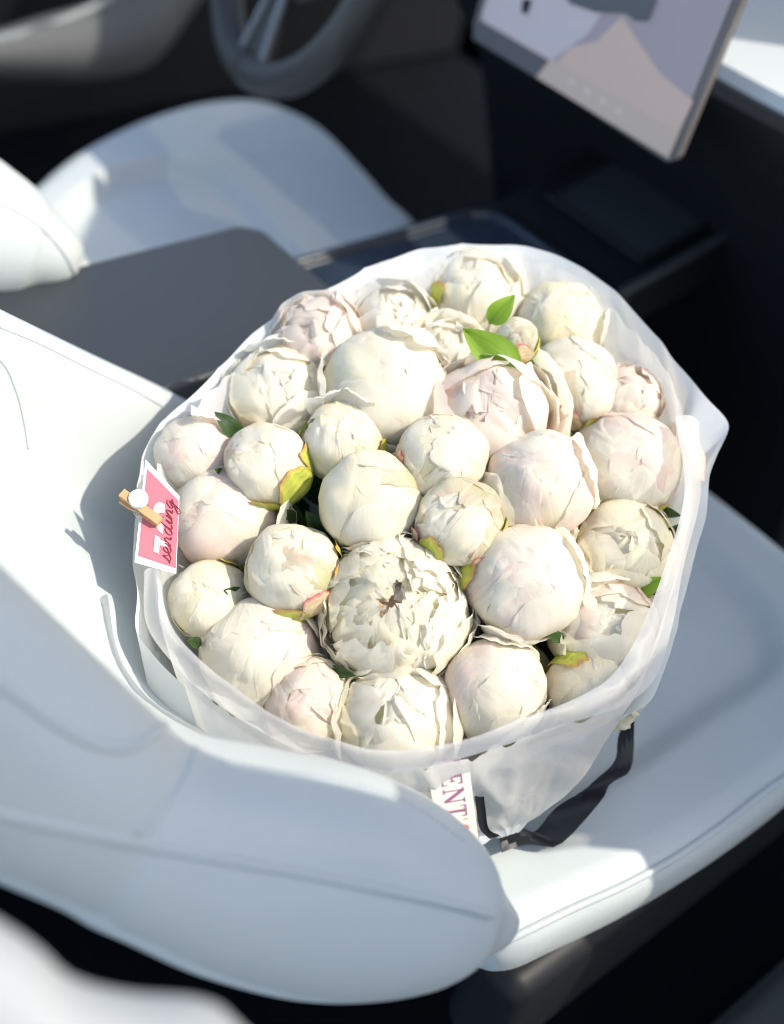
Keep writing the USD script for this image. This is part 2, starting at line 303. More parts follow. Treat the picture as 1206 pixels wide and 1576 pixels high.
# ---- driver's seat
dz = -.715
dso = plan([(10, 320), (50, 268), (110, 222), (180, 186), (235, 165), (300, 148), (370, 142), (430, 152), (500, 184), (560, 240), (610, 295), (655, 345), (600, 420), (480, 480), (330, 500), (180, 520), (60, 470)], dz)
dsn = thing('driver_seat', 'white leather seat beyond the dark centre console', 'car seat', PA(350, 300, 2, dz - .08))
dc = cushion(dso, Z0 + dz + .004, .10, .04, plan([(100, 330), (170, 270), (240, 250), (300, 256), (345, 275), (395, 325), (440, 400), (380, 470), (200, 480), (80, 420)], dz), .022)
obj('cushion', dc, LEATHER, dsn, smooth=True)
DB = [((138, 420), (132, 432), 1.03), ((128, 388), (112, 445), 1.03), ((100, 345), (60, 456), 1.02), ((60, 302), (10, 470), 1.01), ((0, 254), (-60, 470), .99), ((-90, 190), (-150, 460), .96), ((-220, 100), (-270, 430), .92)]
dw = bolster(DB, [.006, .035, .06, .07, .07, .07, .07], 60, 36)
dwp = obj('side_wing', dw, LEATHER, dsn, smooth=True)
q = onto(dw, px_curve([(-10, 308), (20, 322), (60, 348), (95, 385), (115, 420)], 30), 0)
if len(q) > 3: obj('seam', tube(q, .0018, 6), LEATHER, dwp, smooth=True)

# ---- centre console
cn = thing('center_console', 'dark grey console with armrest, between the two white seats', 'console', (.6, .71, Z0 - .95))
obj('body', rbox([.02, .612, Z0 - 1.08], [.905, .815, Z0 - .634], .012), BLACK, cn, smooth=40)
arm = Polygon([(.03, .628), (.535, .628), (.555, .66), (.553, .79), (.54, .803), (.03, .803)]).buffer(.008)
lo = np.array(arm.exterior.coords)[:-1]
def lid(poly, z0, z1, r=.008):
    lv = []
    for zz, ins in ((z0, .002), (z0 + .002, 0), (z1 - r, 0), (z1 - r * .3, r * .35), (z1, r)):
        lv.append(zz)
    o = np.array(poly.exterior.coords)[:-1]
    o = np.array([np.array(poly.exterior.interpolate(t, normalized=True).coords[0]) for t in np.linspace(0, 1, 90, endpoint=False)])
    c = o.mean(0); levels = []
    for zz, ins in ((z0, .002), (z0 + .002, 0), (z1 - r, 0), (z1 - r * .3, r * .35), (z1, r)):
        p2 = poly.buffer(-ins) if ins else poly
        q = np.array([np.array(p2.exterior.interpolate(p2.exterior.project(Point(x))).coords[0]) for x in o]) if ins else o
        levels.append(np.c_[q, np.full(len(q), zz)])
    if Polygon(o).exterior.is_ccw is False: levels = [l[::-1] for l in levels]
    return ringloft(o, levels)
obj('armrest', lid(arm, Z0 - .622, Z0 - .574, .010), SOFT, cn, smooth=40)
obj('console_side', rbox([.03, .606, Z0 - .70], [.90, .616, Z0 - .632], .004), SOFT, cn, smooth=40)
rim = np.array([[.575, .800], [.80, .800], [.845, .795], [.865, .775], [.868, .73], [.868, .66], [.86, .63], [.83, .622], [.575, .622]])
obj('cup_holder_rim', tube(np.c_[cr(rim, 70), np.full(70, Z0 - .631)], .0055, 8), GLOSS, cn, smooth=True)
obj('cup_holder', lid(Polygon([(.57, .635), (.85, .635), (.85, .785), (.57, .785)]).buffer(.008), Z0 - .6335, Z0 - .6325, .0005), GLOSS, cn)
for x in (.64, .75):
    obj('cup_ring', tube(np.array([[x + .035 * math.cos(a), .71 + .035 * math.sin(a), Z0 - .6315] for a in np.linspace(0, 2 * np.pi, 40)]), .003, 6), BLACK, cn, smooth=True)
# sloping charging pad that climbs to the dashboard
pc = [np.array([.89, .61, Z0 - .640]), np.array([.89, .815, Z0 - .640]), np.array([1.42, .84, Z0 - .50]), np.array([1.42, .585, Z0 - .50])]
def quadslab(c4, t, n=2):
    g = np.array([[(1 - u) * ((1 - v) * c4[0] + v * c4[1]) + u * ((1 - v) * c4[3] + v * c4[2]) for u in np.linspace(0, 1, n)] for v in np.linspace(0, 1, n)])
    a = thick(g, t)
    m = trimesh.Trimesh(*a, process=False)
    nrm = np.cross(c4[1] - c4[0], c4[3] - c4[0])
    return a
def inquad(c4, a, b):
    return (1 - b) * ((1 - a) * c4[0] + a * c4[1]) + b * ((1 - a) * c4[3] + a * c4[2])
upn = np.cross(pc[3] - pc[0], pc[1] - pc[0]); upn /= np.linalg.norm(upn)
obj('ramp', quadslab(pc, .05), BLACK, cn)
padc = [inquad(pc, a, b) + upn * .003 for a, b in ((.12, .10), (.84, .10), (.84, .66), (.12, .66))]
obj('charging_pad', quadslab(padc, .002, 2), SOFT, cn)
loop = [inquad(pc, a, b) + upn * .004 for a, b in ((.12, .10), (.84, .10), (.84, .66), (.12, .66), (.12, .10))]
obj('pad_rim', join([tube([loop[k], loop[k + 1]], .004, 8) for k in range(4)]), BLACK, cn, smooth=40)
edge = [inquad(pc, .01, b) + upn * .004 for b in np.linspace(0, 1, 12)]
obj('ramp_edge', tube(edge, .006, 8), SOFT, cn, smooth=True)

# ---- touchscreen
sc = thing('touchscreen', 'large tilted touchscreen with grey picture and painted beige reflection', 'screen', P(880, 160, 1.15))
c0 = PA(1036, 256, 2, -.455); c1 = PA(724, 52, 0, (c0 - EYE)[0]); upd = PA(1150, 0, 0, (c0 - EYE)[0] + .012) - c0; upd /= np.linalg.norm(upd)
ax = (c1 - c0); W = np.linalg.norm(ax); ax /= W; upd -= ax * (upd @ ax) * .75; upd /= np.linalg.norm(upd); nr = np.cross(upd, ax); nr /= np.linalg.norm(nr)
if nr[0] > 0: nr = -nr
def S(a, b, o=0.): return c0 + ax * (a * W) + upd * (b * .26) + nr * o
def rquad(a0, b0, a1, b1, rad, o0, o1):
    s = Polygon([(a0 * W, b0 * .26), (a1 * W, b0 * .26), (a1 * W, b1 * .26), (a0 * W, b1 * .26)]).buffer(-rad).buffer(rad, 8)
    m = trimesh.creation.extrude_polygon(s, o1 - o0, engine='earcut'); v = np.array(m.vertices)
    return c0 + v[:, :1] * ax + v[:, 1:2] * upd + (v[:, 2:] + o0) * nr, np.array(m.faces)
def spoly(pts, o0, o1):
    m = trimesh.creation.extrude_polygon(Polygon([(a * W, b * .26) for a, b in pts]), o1 - o0, engine='earcut'); v = np.array(m.vertices)
    return c0 + v[:, :1] * ax + v[:, 1:2] * upd + (v[:, 2:] + o0) * nr, np.array(m.faces)
obj('bezel', rquad(0, 0, 1, 1, .012, -.008, 0), plain('screen_bezel', (.16, .145, .135), .3), sc)
def scr(px, py):
    d = ray(px, py); h = EYE + d * (((c0 - EYE) @ nr) / (d @ nr)) - c0; return (h @ ax / W, h @ upd / .26)
EM = .24
obj('display', rquad(.03, .035, .97, .97, .006, .0005, .001), plain('display_mauve', (.25, .225, .25), .45, emit=EM), sc)
obj('bright_area', spoly([scr(*q) for q in ((746, 10), (744, 55), (835, 118), (850, 90), (905, 50), (945, -10), (900, -60), (780, -60))], .0012, .0014), plain('display_pale', (.36, .34, .37), .45, emit=EM), sc)
obj('map_shape', spoly([scr(*q) for q in ((958, 22), (920, 62), (880, 70), (835, 120), (1045, 205), (1068, 155), (1020, 115), (995, 80))], .0016, .0018), plain('reflection_beige', (.40, .31, .275), .45, emit=EM), sc)  # beige reflection of the seat, painted on as a glowing shape
obj('dock', spoly([scr(*q) for q in ((735, 22), (731, 55), (1030, 243), (1048, 202))], .0020, .0022), plain('display_dock', (.36, .30, .26), .45, emit=EM), sc)
obj('dock', spoly([scr(*q) for q in ((735, 22), (731, 55), (828, 116), (848, 90))], .0024, .0026), plain('display_dark', (.10, .10, .11), .25, emit=.1), sc, label='darker left end of the dock')
obj('car_picture', spoly([scr(*q) for q in ((860, -30), (880, 2), (920, 16), (965, 18), (980, 30), (1000, 30), (1012, 0), (1010, -30))], .0028, .0030), plain('display_grey', (.10, .105, .115), .25, emit=.1), sc)
obj('marker', spoly([scr(*q) for q in ((808, -6), (806, 14), (814, 19), (822, -4))], .0028, .0030), plain('display_black', (.02, .02, .025), .25, emit=.02), sc)
for k in range(4):
    x, y = 880 + 24 * k, 118 + 15 * k
    obj('dock_icon', spoly([scr(x, y), scr(x + 8, y + 5), scr(x + 5, y + 12), scr(x - 3, y + 7)], .0024, .0026), plain(f'icon_{k}', (.44, .39, .36), .3, emit=EM), sc)

# ---- dashboard and steering wheel
db = thing('dashboard', 'dark dashboard with pale sunlit strip behind the screen', 'dashboard', (1.4, .6, Z0 - .5))
wp = [PA(*p, 2, -.40) for p in ((1112, 98), (1330, 215), (1330, -60), (1150, -30))]
fr = np.array([[.93, .25], [.945, .45], [.935, .58], [.95, .72], [1.0, .95], [1.0, 1.7]])
g = np.array([[(*(np.array(p) + [dx, 0]), Z0 - .40 + h) for dx, h in ((0, -.012), (.004, .0), (.10, .015), (.26, .03))] for p in cr(np.array([PA(1330, 212, 2, -.40)[:2], PA(1206, 152, 2, -.40)[:2], PA(1110, 100, 2, -.40)[:2], PA(1040, 60, 2, -.40)[:2], PA(900, -20, 2, -.40)[:2], PA(700, -130, 2, -.4)[:2]]), 40)])
obj('pale_strip', thick(g, .012), WHITE, db, smooth=40)
g2 = np.array([[(p[0] + dx, p[1], Z0 + zz) for dx, zz in ((-.003, -.413), (0.0, -.425), (.03, -.47), (.10, -.56), (.16, -.72), (.30, -1.08))] for p in g[:, 0]])
obj('lower_panel', thick(g2, .02), BLACK, db, smooth=40)
obj('trim_line', tube(g[:, 0] + [-.003, 0, -.003], .004, 8), SOFT, db, smooth=True)
sw = thing('steering_wheel', 'dark grey steering wheel with silver spokes', 'steering wheel', P(430, 0, 1.35))
wn = np.array([-.90, .15, .41]); wn /= np.linalg.norm(wn); wl = np.array([0, 1.0, 0]); wl = wl - wn * (wn @ wl); wl /= np.linalg.norm(wl); wu = np.cross(wn, wl); wu = wu if wu[2] > 0 else -wu
wb = PA(385, 110, 2, -.575); WR = .150; wc = wb + wu * WR
def WP(a, r=1.0, o=0.): return wc + WR * r * (math.sin(a) * wl - math.cos(a) * wu) + wn * o
obj('rim', tube([WP(a) for a in np.linspace(0, 2 * np.pi, 97)], .020, 14), RIMM, sw, smooth=True)
obj('hub', tube([wc - wn * .03, wc - wn * .012, wc + wn * .012, wc + wn * .02], [.05, .062, .058, .03], 24), RIMM, sw, smooth=True)
for a0, mat_, nm in ((0.0, RIMM, 'spoke'), (math.pi * .52, RIMM, 'spoke'), (-math.pi * .52, RIMM, 'spoke')):
    w_ = .14 if a0 == 0 else .10
    g = np.array([[WP(a0 + s * w_ * (1 + .3 / r), r, .004) for s in np.linspace(-1, 1, 5)] for r in np.linspace(.3, .97, 8)])
    sp = obj(nm, thick(g, .014), mat_, sw, smooth=True)
    for s in (-1, 1):
        obj('silver_trim', tube([WP(a0 + s * w_ * (1 + .3 / r), r, .006) for r in np.linspace(.36, .93, 8)], .0052, 8), SILVER, sp, smooth=True)

# ---- driver's door
dd = thing('driver_door', 'dark door with grey padded armrest, top left of the photo', 'car door', (.7, 1.5, Z0 - .7))
obj('door_panel', rbox([-.5, 1.95, Z0 - 1.08], [1.9, 2.0, Z0 - .45], .02), BLACK, dd, smooth=40)
dst = [((345, -90), (350, -70), 1.95), ((290, -60), (305, 0), 1.95), ((222, -20), (240, 88), 1.93), ((140, 8), (150, 118), 1.90), ((60, 28), (60, 122), 1.84), ((-40, 58), (-40, 122), 1.76), ((-160, 90), (-160, 130), 1.66)]
da = bolster(dst, [.01, .04, .06, .06, .06, .06, .06], 60, 28)
obj('door_armrest', da, DOORM, dd, smooth=True)
q = [P(x, y, d) for x, y, d in ((175, -4, 1.86), (120, 22, 1.83), (60, 45, 1.79), (0, 60, 1.73), (-60, 74, 1.68))]
obj('armrest_trim', tube(cr(np.array(q), 30), .007, 8), plain('door_trim', (.22, .24, .24), .4), dd, smooth=True)
fm = thing('floor_mat', 'dark grey carpet mat in the footwell ahead of the seat', 'floor mat', (1.3, .5, Z0 - 1.07))
obj('mat', rbox([1.02, .05, Z0 - 1.078], [1.62, .60, Z0 - 1.06], .006), MAT, fm, smooth=40)
# ---- door sill, pillar trim nearest the camera
obj('door_sill', rbox([-.4, -.02, Z0 - 1.08], [1.5, .075, Z0 - .99], .02), plain('sill_plastic', (.035, .038, .036), .6), smooth=40, label='dark plastic door sill under the seat, bottom right corner', cat='door sill')
BP = [((-260, 1310), (-300, 1700), .33), ((-120, 1360), (-160, 1720), .335), ((0, 1428), (-40, 1740), .34), ((60, 1470), (40, 1740), .343), ((112, 1514), (110, 1740), .346), ((200, 1538), (190, 1745), .35), ((300, 1546), (290, 1750), .354), ((350, 1562), (340, 1755), .357), ((385, 1600), (370, 1740), .36), ((400, 1660), (392, 1690), .36)]
obj('pillar_trim', bolster(BP, [.02] * 9 + [.004], 80, 24), plain('pale_trim', (.37, .38, .37), .7), smooth=True, label='pale grey trim out of focus in the bottom left corner', cat='trim')

# ---- unseen panels added beside and above the camera, cut to the wanted shadow edges
HCp = P(650, 800, .775); HN = np.array([-.30, -.24, .92]); HN /= np.linalg.norm(HN)
def HH(px, py):
    r = ray(px, py); return EYE + r * (((HCp - EYE) @ HN) / (r @ HN))
cf = thing('car_body_frame', 'unseen panels added out of view to shade the seats', 'shade panel', (.5, -.14, Z0))
def sunward_y(p, y=-.10): return tuple((p + SUN_DIR * ((y - p[1]) / SUN_DIR[1]))[[0, 2]])
def sunward_z(p, z=Z0 + .02): return tuple((p + SUN_DIR * ((z - p[2]) / SUN_DIR[2]))[[0, 1]])
PANEL_MAT = plain('shade_panel_grey', (.22, .23, .25), .4)
def shade_panel(name, poly, axis, at, t=.012):
    poly = poly.buffer(0); poly = max(getattr(poly, 'geoms', [poly]), key=lambda a: a.area)
    m = trimesh.creation.extrude_polygon(poly, t, engine='earcut'); v = np.array(m.vertices); f = np.array(m.faces)
    v = np.c_[v[:, 0], at - v[:, 2], v[:, 1]] if axis == 1 else np.c_[v[:, 0], v[:, 1], at + v[:, 2]]
    obj(name, (v, f if axis == 2 else f[:, ::-1]), PANEL_MAT, cf, smooth=40)
edge = [sunward_y(P(*w)) for w in ((-200, 690, .48), (0, 868, .505), (130, 1000, .53), (240, 1107, .55), (330, 1187, .56), (450, 1214, .58), (560, 1248, .60), (600, 1205, .62), (720, 1283, .645), (742, 1330, .648), (792, 1425, .655), (720, 1502, .645), (640, 1545, .66))]
shade_panel('rear_pillar', Polygon([(edge[0][0] - .19, edge[0][1] + .2)] + edge + [(edge[-1][0], Z0 - 1.0), (edge[-1][0] - .155, Z0 - 1.0)]), 1, -.10)  # added blocker, outlined from the shadow edge on the seat wing
e3 = [sunward_z(w) for w in (PA(290, 50, 2, -.715), PA(236, 168, 2, -.715), PA(150, 362, 2, -.72), PA(90, 497, 2, -.72), PA(420, 400, 2, -.68), PA(700, 330, 2, -.64), PA(860, 360, 2, -.63), PA(960, 420, 2, -.63), PA(1150, 560, 2, -.66), PA(1300, 600, 2, -.7))]
PANEL_MAT = material('roof_panel_tint', {'t': ('transparent_bsdf', {'color': (.34, .33, .29)}), 'g': ('glossy_bsdf', {'roughness': .02}), 'f': ('fresnel', {'IOR': 1.3}), 'm': ('mix_closure', {})},
    [('f.fac', 'm.fac'), ('t.BSDF', 'm.closure1'), ('g.BSDF', 'm.closure2')], surface='m.closure')
shade_panel('roof_glass', Polygon([(2.2, 2.2), (e3[0][0], 2.2)] + e3 + [(2.2, e3[-1][1])]), 2, Z0 + .02)  # added tinted sheet, shaped to dim the sun over the driver seat

PANEL_MAT = material('side_panel_tint', {'t': ('transparent_bsdf', {'color': (.74, .72, .66)}), 'g': ('glossy_bsdf', {'roughness': .02}), 'f': ('fresnel', {'IOR': 1.3}), 'm': ('mix_closure', {})},
    [('f.fac', 'm.fac'), ('t.BSDF', 'm.closure1'), ('g.BSDF', 'm.closure2')], surface='m.closure')
e2 = [sunward_y(w) for w in (PA(1040, 1480, 2, -.80), PA(1012, 1400, 2, -.75), PA(1004, 1320, 2, -.706), PA(965, 1290, 2, -.706), PA(880, 1283, 2, -.706), PA(805, 1290, 2, -.706), P(770, 1235, .79), HH(690, 1187), HH(820, 1120), HH(900, 1050), HH(985, 1000), HH(1050, 880), HH(1100, 745))]
shade_panel('side_glass', Polygon([(2.4, Z0 - 1.0), (e2[0][0], Z0 - 1.0)] + e2 + [(e2[-1][0] + .25, e2[-1][1] + .10), (2.4, e2[-1][1] + .2)]), 1, -.10)  # added tinted sheet, cut to the shade edges on cushion and wrapping

# ================================================================ bouquet
HC = P(650, 800, .775); NH = np.array([-.30, -.24, .92]); NH /= np.linalg.norm(NH)      # middle and facing of the bunch
def H(px, py, off=0.):                                     # point on the plane through the bunch, raised by off
    r = ray(px, py); return EYE + r * (((HC + NH * off - EYE) @ NH) / (r @ NH))
WAIST = PA(775, 1262, 2, -.688)
# ---- wrapping: three sheets gathered at the waist
def polyring(pts, n):
    pts = np.asarray(pts, float); c = np.vstack([pts, pts[:1]]); L = np.r_[0, np.cumsum(np.linalg.norm(np.diff(c, axis=0), axis=1))]
    t = np.linspace(0, L[-1], n, endpoint=False); o = np.c_[np.interp(t, L, c[:, 0]), np.interp(t, L, c[:, 1])]
    for _ in range(3): o = (np.roll(o, 1, 0) + 2 * o + np.roll(o, -1, 0)) / 4
    return o
def sheet(outline, off_fn, n, m, amp, seed, bottom=.97, pw=2.6, pw2=3.2, freq=5.):
    o = polyring(outline, n)
    nr_ = np.maximum(np.clip((o[:, 1] * .75 + o[:, 0] * .5 - 960) / 260, 0, 1), np.clip((o.sum(1) * .6 - 900) / 120, 0, 1)); pwv = (pw2 + (pw - pw2) * nr_ * nr_ * (3 - 2 * nr_))[:, None]
    rim3 = np.array([H(x, y, off_fn(x, y)) for x, y in o]); c = rim3.mean(0); rows = []
    for s in np.linspace(0, 1, m) ** 1.15 * bottom:
        k = 1 - s**pwv * .93
        q = c + (rim3 - c) * k + (WAIST - c) * s
        ph = np.linspace(0, 2 * np.pi, n, endpoint=False)
        nz = meshkit.fbm(np.c_[np.cos(ph) * freq, np.sin(ph) * freq, np.full(n, s * 2.5)], 3, seed) - .5
        rd = (q - (c + (WAIST - c) * s)); L = np.linalg.norm(rd, axis=1, keepdims=True); rd /= L + 1e-9
        rg = 1 - 2 * np.abs(meshkit.fbm(np.c_[np.cos(ph) * 4.2, np.sin(ph) * 4.2, np.full(n, s * 1.1)], 2, seed + 20) - .5) * 2
        rows.append(q + rd * (nz[:, None] * amp + np.clip(rg, 0, 1)[:, None]**3 * .007) * (L / .2) * min(1, .25 + s * 2))
    g = np.array(rows); g = np.concatenate([g, g[:, :1]], 1)
    return g
OUT = [(805, 377), (720, 377), (640, 387), (575, 407), (520, 437), (470, 461), (425, 490), (385, 520), (345, 562), (300, 605), (262, 635), (238, 665), (220, 700), (212, 760), (205, 820), (202, 870), (211, 905), (208, 955), (215, 985), (245, 1020), (290, 1060), (340, 1100), (400, 1140), (470, 1175), (545, 1196), (620, 1200), (690, 1186), (760, 1166), (830, 1142), (900, 1118), (960, 1100), (1003, 1082), (1024, 1030), (1042, 960), (1062, 880), (1085, 800), (1091, 757), (1090, 735), (1106, 695), (1123, 654), (1077, 600), (1035, 550), (1000, 506), (950, 455), (905, 415), (860, 393)]
INN = [(800, 393), (700, 393), (620, 410), (550, 432), (490, 464), (420, 512), (370, 562), (320, 607), (272, 652), (247, 700), (236, 760), (236, 840), (240, 900), (246, 960), (285, 1038), (345, 1092), (420, 1134), (500, 1168), (580, 1182), (650, 1180), (700, 1168), (800, 1138), (900, 1104), (955, 1076), (992, 1030), (1022, 940), (1048, 860), (1064, 770), (1058, 660), (1032, 580), (992, 530), (942, 470), (892, 430), (850, 408)]
near = lambda x, y: max(0., min(1., (y - 900) / 250))
wr = thing('bouquet_wrapping', 'white paper and tissue wrapped round the peony bouquet', 'gift wrap', WAIST)
gs = sheet(OUT, lambda x, y: .004 + .014 * near(x, y), 320, 34, .010, 3, pw=.92, pw2=3.2)
obj('paper_sheet', surf(gs), PAPER, wr, smooth=True)
gi = sheet(INN, lambda x, y: .014 + .020 * near(x, y), 320, 26, .012, 9, bottom=.80, pw=1.15, pw2=3.6, freq=9.)
rag = meshkit.fbm(np.c_[np.cos(np.linspace(0, 6.283, 321)) * 26, np.sin(np.linspace(0, 6.283, 321)) * 26, np.zeros(321)], 3, 5) - .5
gi[0] += (gi[0] - gi[2]) / (np.linalg.norm(gi[0] - gi[2], axis=1, keepdims=True) + 1e-9) * rag[:, None] * .012
obj('tissue_sheet', surf(gi), TISSUE, wr, smooth=True)
# clear band of film standing round the near half of the rim
fo = [(1075, 650), (1078, 760), (1052, 870), (1035, 960), (1010, 1040), (960, 1085), (880, 1112), (760, 1152), (650, 1182), (560, 1186), (470, 1160), (400, 1125), (330, 1080), (270, 1025), (225, 960), (222, 880)]
fi = [(1040, 640), (1052, 760), (1020, 880), (985, 970), (945, 1035), (890, 1072), (800, 1108), (730, 1135), (640, 1152), (560, 1150), (480, 1128), (415, 1098), (350, 1050), (292, 1000), (258, 950), (246, 880)]
a = cr(np.array([H(x, y, .016 + .018 * near(x, y)) for x, y in fo]), 120); b = cr(np.array([H(x, y, .034 + .022 * near(x, y)) for x, y in fi]), 120)
b += NH * ((meshkit.fbm(np.c_[np.linspace(0, 14, 120), np.zeros(120), np.zeros(120)], 3, 2) - .5) * .012)[:, None]
g = np.array([a * (1 - t) + b * t + NH * .006 * math.sin(t * 3.14) for t in np.linspace(0, 1, 9)])
obj('film_band', surf(g), FILM, wr, smooth=True)
# flap of tissue folded out at the right, and the paper skirt below the tie
_sheet = trimesh.Trimesh(*surf(gs), process=False)
def sheet_depth(px, py, default=.80):
    loc, _, _ = _sheet.ray.intersects_location([EYE], [ray(px, py)], multiple_hits=True)
    return min((loc - EYE) @ FWD) if len(loc) else default
g = np.array([cr(np.array([H(x, y, o) for x, y, o in row]), 14) for row in ([(1042, 955, .0), (1030, 1010, .0), (1008, 1062, -.004), (978, 1098, -.012)], [(1030, 1000, -.01), (1018, 1040, -.014), (1000, 1078, -.02), (972, 1112, -.03)])])
obj('tissue_flap', thick(g, .0005), TISSUE, wr, smooth=True)
# black ribbon that ties the waist, its tails torn and jagged
rb = thing('black_ribbon', 'black ribbon tied round the lower end of the wrapping', 'ribbon', WAIST)
L1 = [(958, 1112), (950, 1140), (945, 1172), (912, 1205), (888, 1222), (850, 1248), (822, 1280), (795, 1272), (766, 1280)]; L2 = [(976, 1110), (974, 1150), (968, 1188), (938, 1205), (930, 1225), (905, 1254), (858, 1302), (812, 1298), (772, 1312)]
dd_ = np.linspace(.825, .835, 9)
g = np.array([[P(*(np.array(p) * (1 - t) + np.array(q) * t), min(d, sheet_depth(*((np.array(p) + np.array(q)) / 2), .83) - .003) + .003 * math.sin(3 * t + k)) for t in np.linspace(0, 1, 5)] for k, (p, q, d) in enumerate(zip(cr(L1, 27), cr(L2, 27), np.linspace(.822, .79, 27)))])
obj('tail', thick(g, .0008), RIBBON, rb, smooth=40)
g = np.array([[P(*(np.array(p) * (1 - t) + np.array(q) * t), dq + .003 * math.sin(2 * t)) for t in np.linspace(0, 1, 4)] for p, q, dq in zip(cr([(722, 1176), (728, 1205), (732, 1240), (738, 1275), (752, 1290)], 16), cr([(733, 1174), (742, 1208), (747, 1245), (752, 1275), (768, 1285)], 16), np.linspace(.692, .72, 16))])
obj('tail', thick(g, .0008), RIBBON, rb, smooth=40)
# printed strips of paper beside the wing
def strip(name, label, cat, quad, d, mat):
    """a paper slip: corners (px) at depth d; returns its prim and a function from slip coordinates to points"""
    c = [P(x, y, dd) for (x, y), dd in zip(quad, d)]
    f = lambda a, b, o=0.: (1 - b) * ((1 - a) * c[0] + a * c[1]) + b * ((1 - a) * c[3] + a * c[2]) + nrm_ * o
    nrm_ = np.cross(c[1] - c[0], c[3] - c[0]); nrm_ /= np.linalg.norm(nrm_)
    if nrm_ @ (EYE - c[0]) < 0: nrm_ = -nrm_
    t = thing(name, label, cat, sum(c) / 4)
    g = np.array([[f(a, b, .003 * math.sin(b * 2.4)) for a in np.linspace(0, 1, 6)] for b in np.linspace(0, 1, 12)])
    v, fa = thick(g, .0004)
    if nrm_ @ np.cross(g[0, 1] - g[0, 0], g[1, 0] - g[0, 0]) < 0: g = g[:, ::-1]; v, fa = thick(g, .0004)
    obj('paper', (v, fa), mat, t, smooth=40)
    return t, lambda a, b, o=0.: f(a, b, .003 * math.sin(b * 2.4) + o)
def flat(f, polys, o=.0005):
    ms = []
    for pg in polys:
        pg = Polygon(pg).buffer(0)
        for q in getattr(pg, 'geoms', [pg]):
            v2, f2 = trimesh.creation.triangulate_polygon(q.segmentize(.12), engine='earcut')
            v = np.array([f(x, y, o) for x, y in v2])
            ms.append((np.vstack([v, np.array([f(x, y, o - .0003) for x, y in v2])]), np.vstack([f2, f2[:, ::-1] + len(v)])))
    return join(ms)
def box2(x0, y0, x1, y1): return [(x0, y0), (x1, y0), (x1, y1), (x0, y1)]
# letters of a high-contrast serif face in a unit box (x right, y up)
def bar(x0, y0, x1, y1, w):
    d = np.array([x1 - x0, y1 - y0]); n = np.array([-d[1], d[0]]) / np.linalg.norm(d) * w / 2
    return [(x0 + n[0], y0 + n[1]), (x1 + n[0], y1 + n[1]), (x1 - n[0], y1 - n[1]), (x0 - n[0], y0 - n[1])]
def arcband(cx, cy, rx, ry, a0, a1, w0, w1):
    o, i = [], []
    for t in np.linspace(0, 1, 14):
        a = math.radians(a0 + (a1 - a0) * t); w = w0 + (w1 - w0) * math.sin(t * math.pi)
        o.append((cx + rx * math.cos(a), cy + ry * math.sin(a))); i.append((cx + (rx - w) * math.cos(a), cy + (ry - w) * math.sin(a)))
    return o + i[::-1]
GL = {'R': [box2(.12, 0, .30, 1), box2(.02, 0, .42, .05), box2(.02, .95, .45, 1), arcband(.38, .74, .42, .26, 90, -90, .05, .17), bar(.46, .49, .86, .03, .17), box2(.72, 0, .98, .05)],
      'E': [box2(.12, 0, .30, 1), box2(.02, 0, .85, .05), box2(.02, .95, .82, 1), box2(.3, .49, .6, .54), box2(.80, 0, .85, .25), box2(.77, .75, .82, 1), box2(.57, .38, .62, .65)],
      'N': [box2(.12, 0, .17, 1), box2(.80, 0, .85, 1), bar(.15, .97, .82, .03, .17), box2(.0, 0, .3, .05), box2(.0, .95, .22, 1), box2(.68, .95, .98, 1)],
      'T': [box2(.40, 0, .58, 1), box2(.28, 0, .70, .05), box2(.05, .95, .93, 1), box2(.05, .72, .10, 1), box2(.88, .72, .93, 1)],
      "S": [arcband(.46, .74, .36, .26, 20, 270, .05, .15), arcband(.46, .26, .38, .26, 90, -160, .05, .15)], "'": [bar(.3, 1, .3, .78, .16)]}
tg, tf = strip('printed_paper_slip', "cream paper slip printed RENT'S in purple, below the bouquet", 'paper slip', [(656, 1180), (720, 1168), (736, 1292), (678, 1300)], [.682, .682, .695, .695], TAGP)
y = -.06
for ch, adv in (('R', .19), ('E', .17), ('N', .20), ('T', .17), ("'", .07), ('S', .15)):
    h_ = adv - .02
    pol = [[(.78 - .46 * q[1] if False else .30 + .50 * q[1], y + q[0] * h_) for q in pg] for pg in GL[ch]]
    obj('letter', flat(tf, pol), PRINT if ch in 'REN' else PRINTR if ch in "'S" else PRINT, tg); y += adv
t2, tf2 = strip('white_paper_slip', 'white paper slip with black block, left of the purple printed slip', 'paper slip', [(570, 1190), (662, 1180), (690, 1275), (560, 1225)], [.690, .686, .70, .695], TAGP)
obj('black_block', flat(tf2, [box2(.36, .05, .54, .42)]), BLACK, t2)
obj('letter', flat(tf2, [bar(.58, .10, .70, .16, .06), bar(.70, .05, .78, .22, .05)]), BLACK, t2)

# ---- pink card with handwriting, held by a little wooden peg
cq = [(224, 708), (276, 764), (271, 884), (207, 866)]
cc_ = [H(x, y, o) for (x, y), o in zip(cq, (.020, .016, .016, .020))]
cn_ = np.cross(cc_[1] - cc_[0], cc_[3] - cc_[0]); cn_ /= np.linalg.norm(cn_); cn_ = cn_ if cn_ @ (EYE - cc_[0]) > 0 else -cn_
def CF(a, b, o=0.): return (1 - b) * ((1 - a) * cc_[0] + a * cc_[1]) + b * ((1 - a) * cc_[3] + a * cc_[2]) + cn_ * o
gc = thing('greeting_card', 'pink card with white border and red handwriting at the wrapping edge', 'card', sum(cc_) / 4)
def cquad(a0, b0, a1, b1, o): return flat(CF, [box2(a0, b0, a1, b1)], o)
obj('card', cquad(0, 0, 1, 1, .0006), CARDW, gc); obj('pink_panel', cquad(.07, .07, .985, .93, .0010), CARDP, gc)
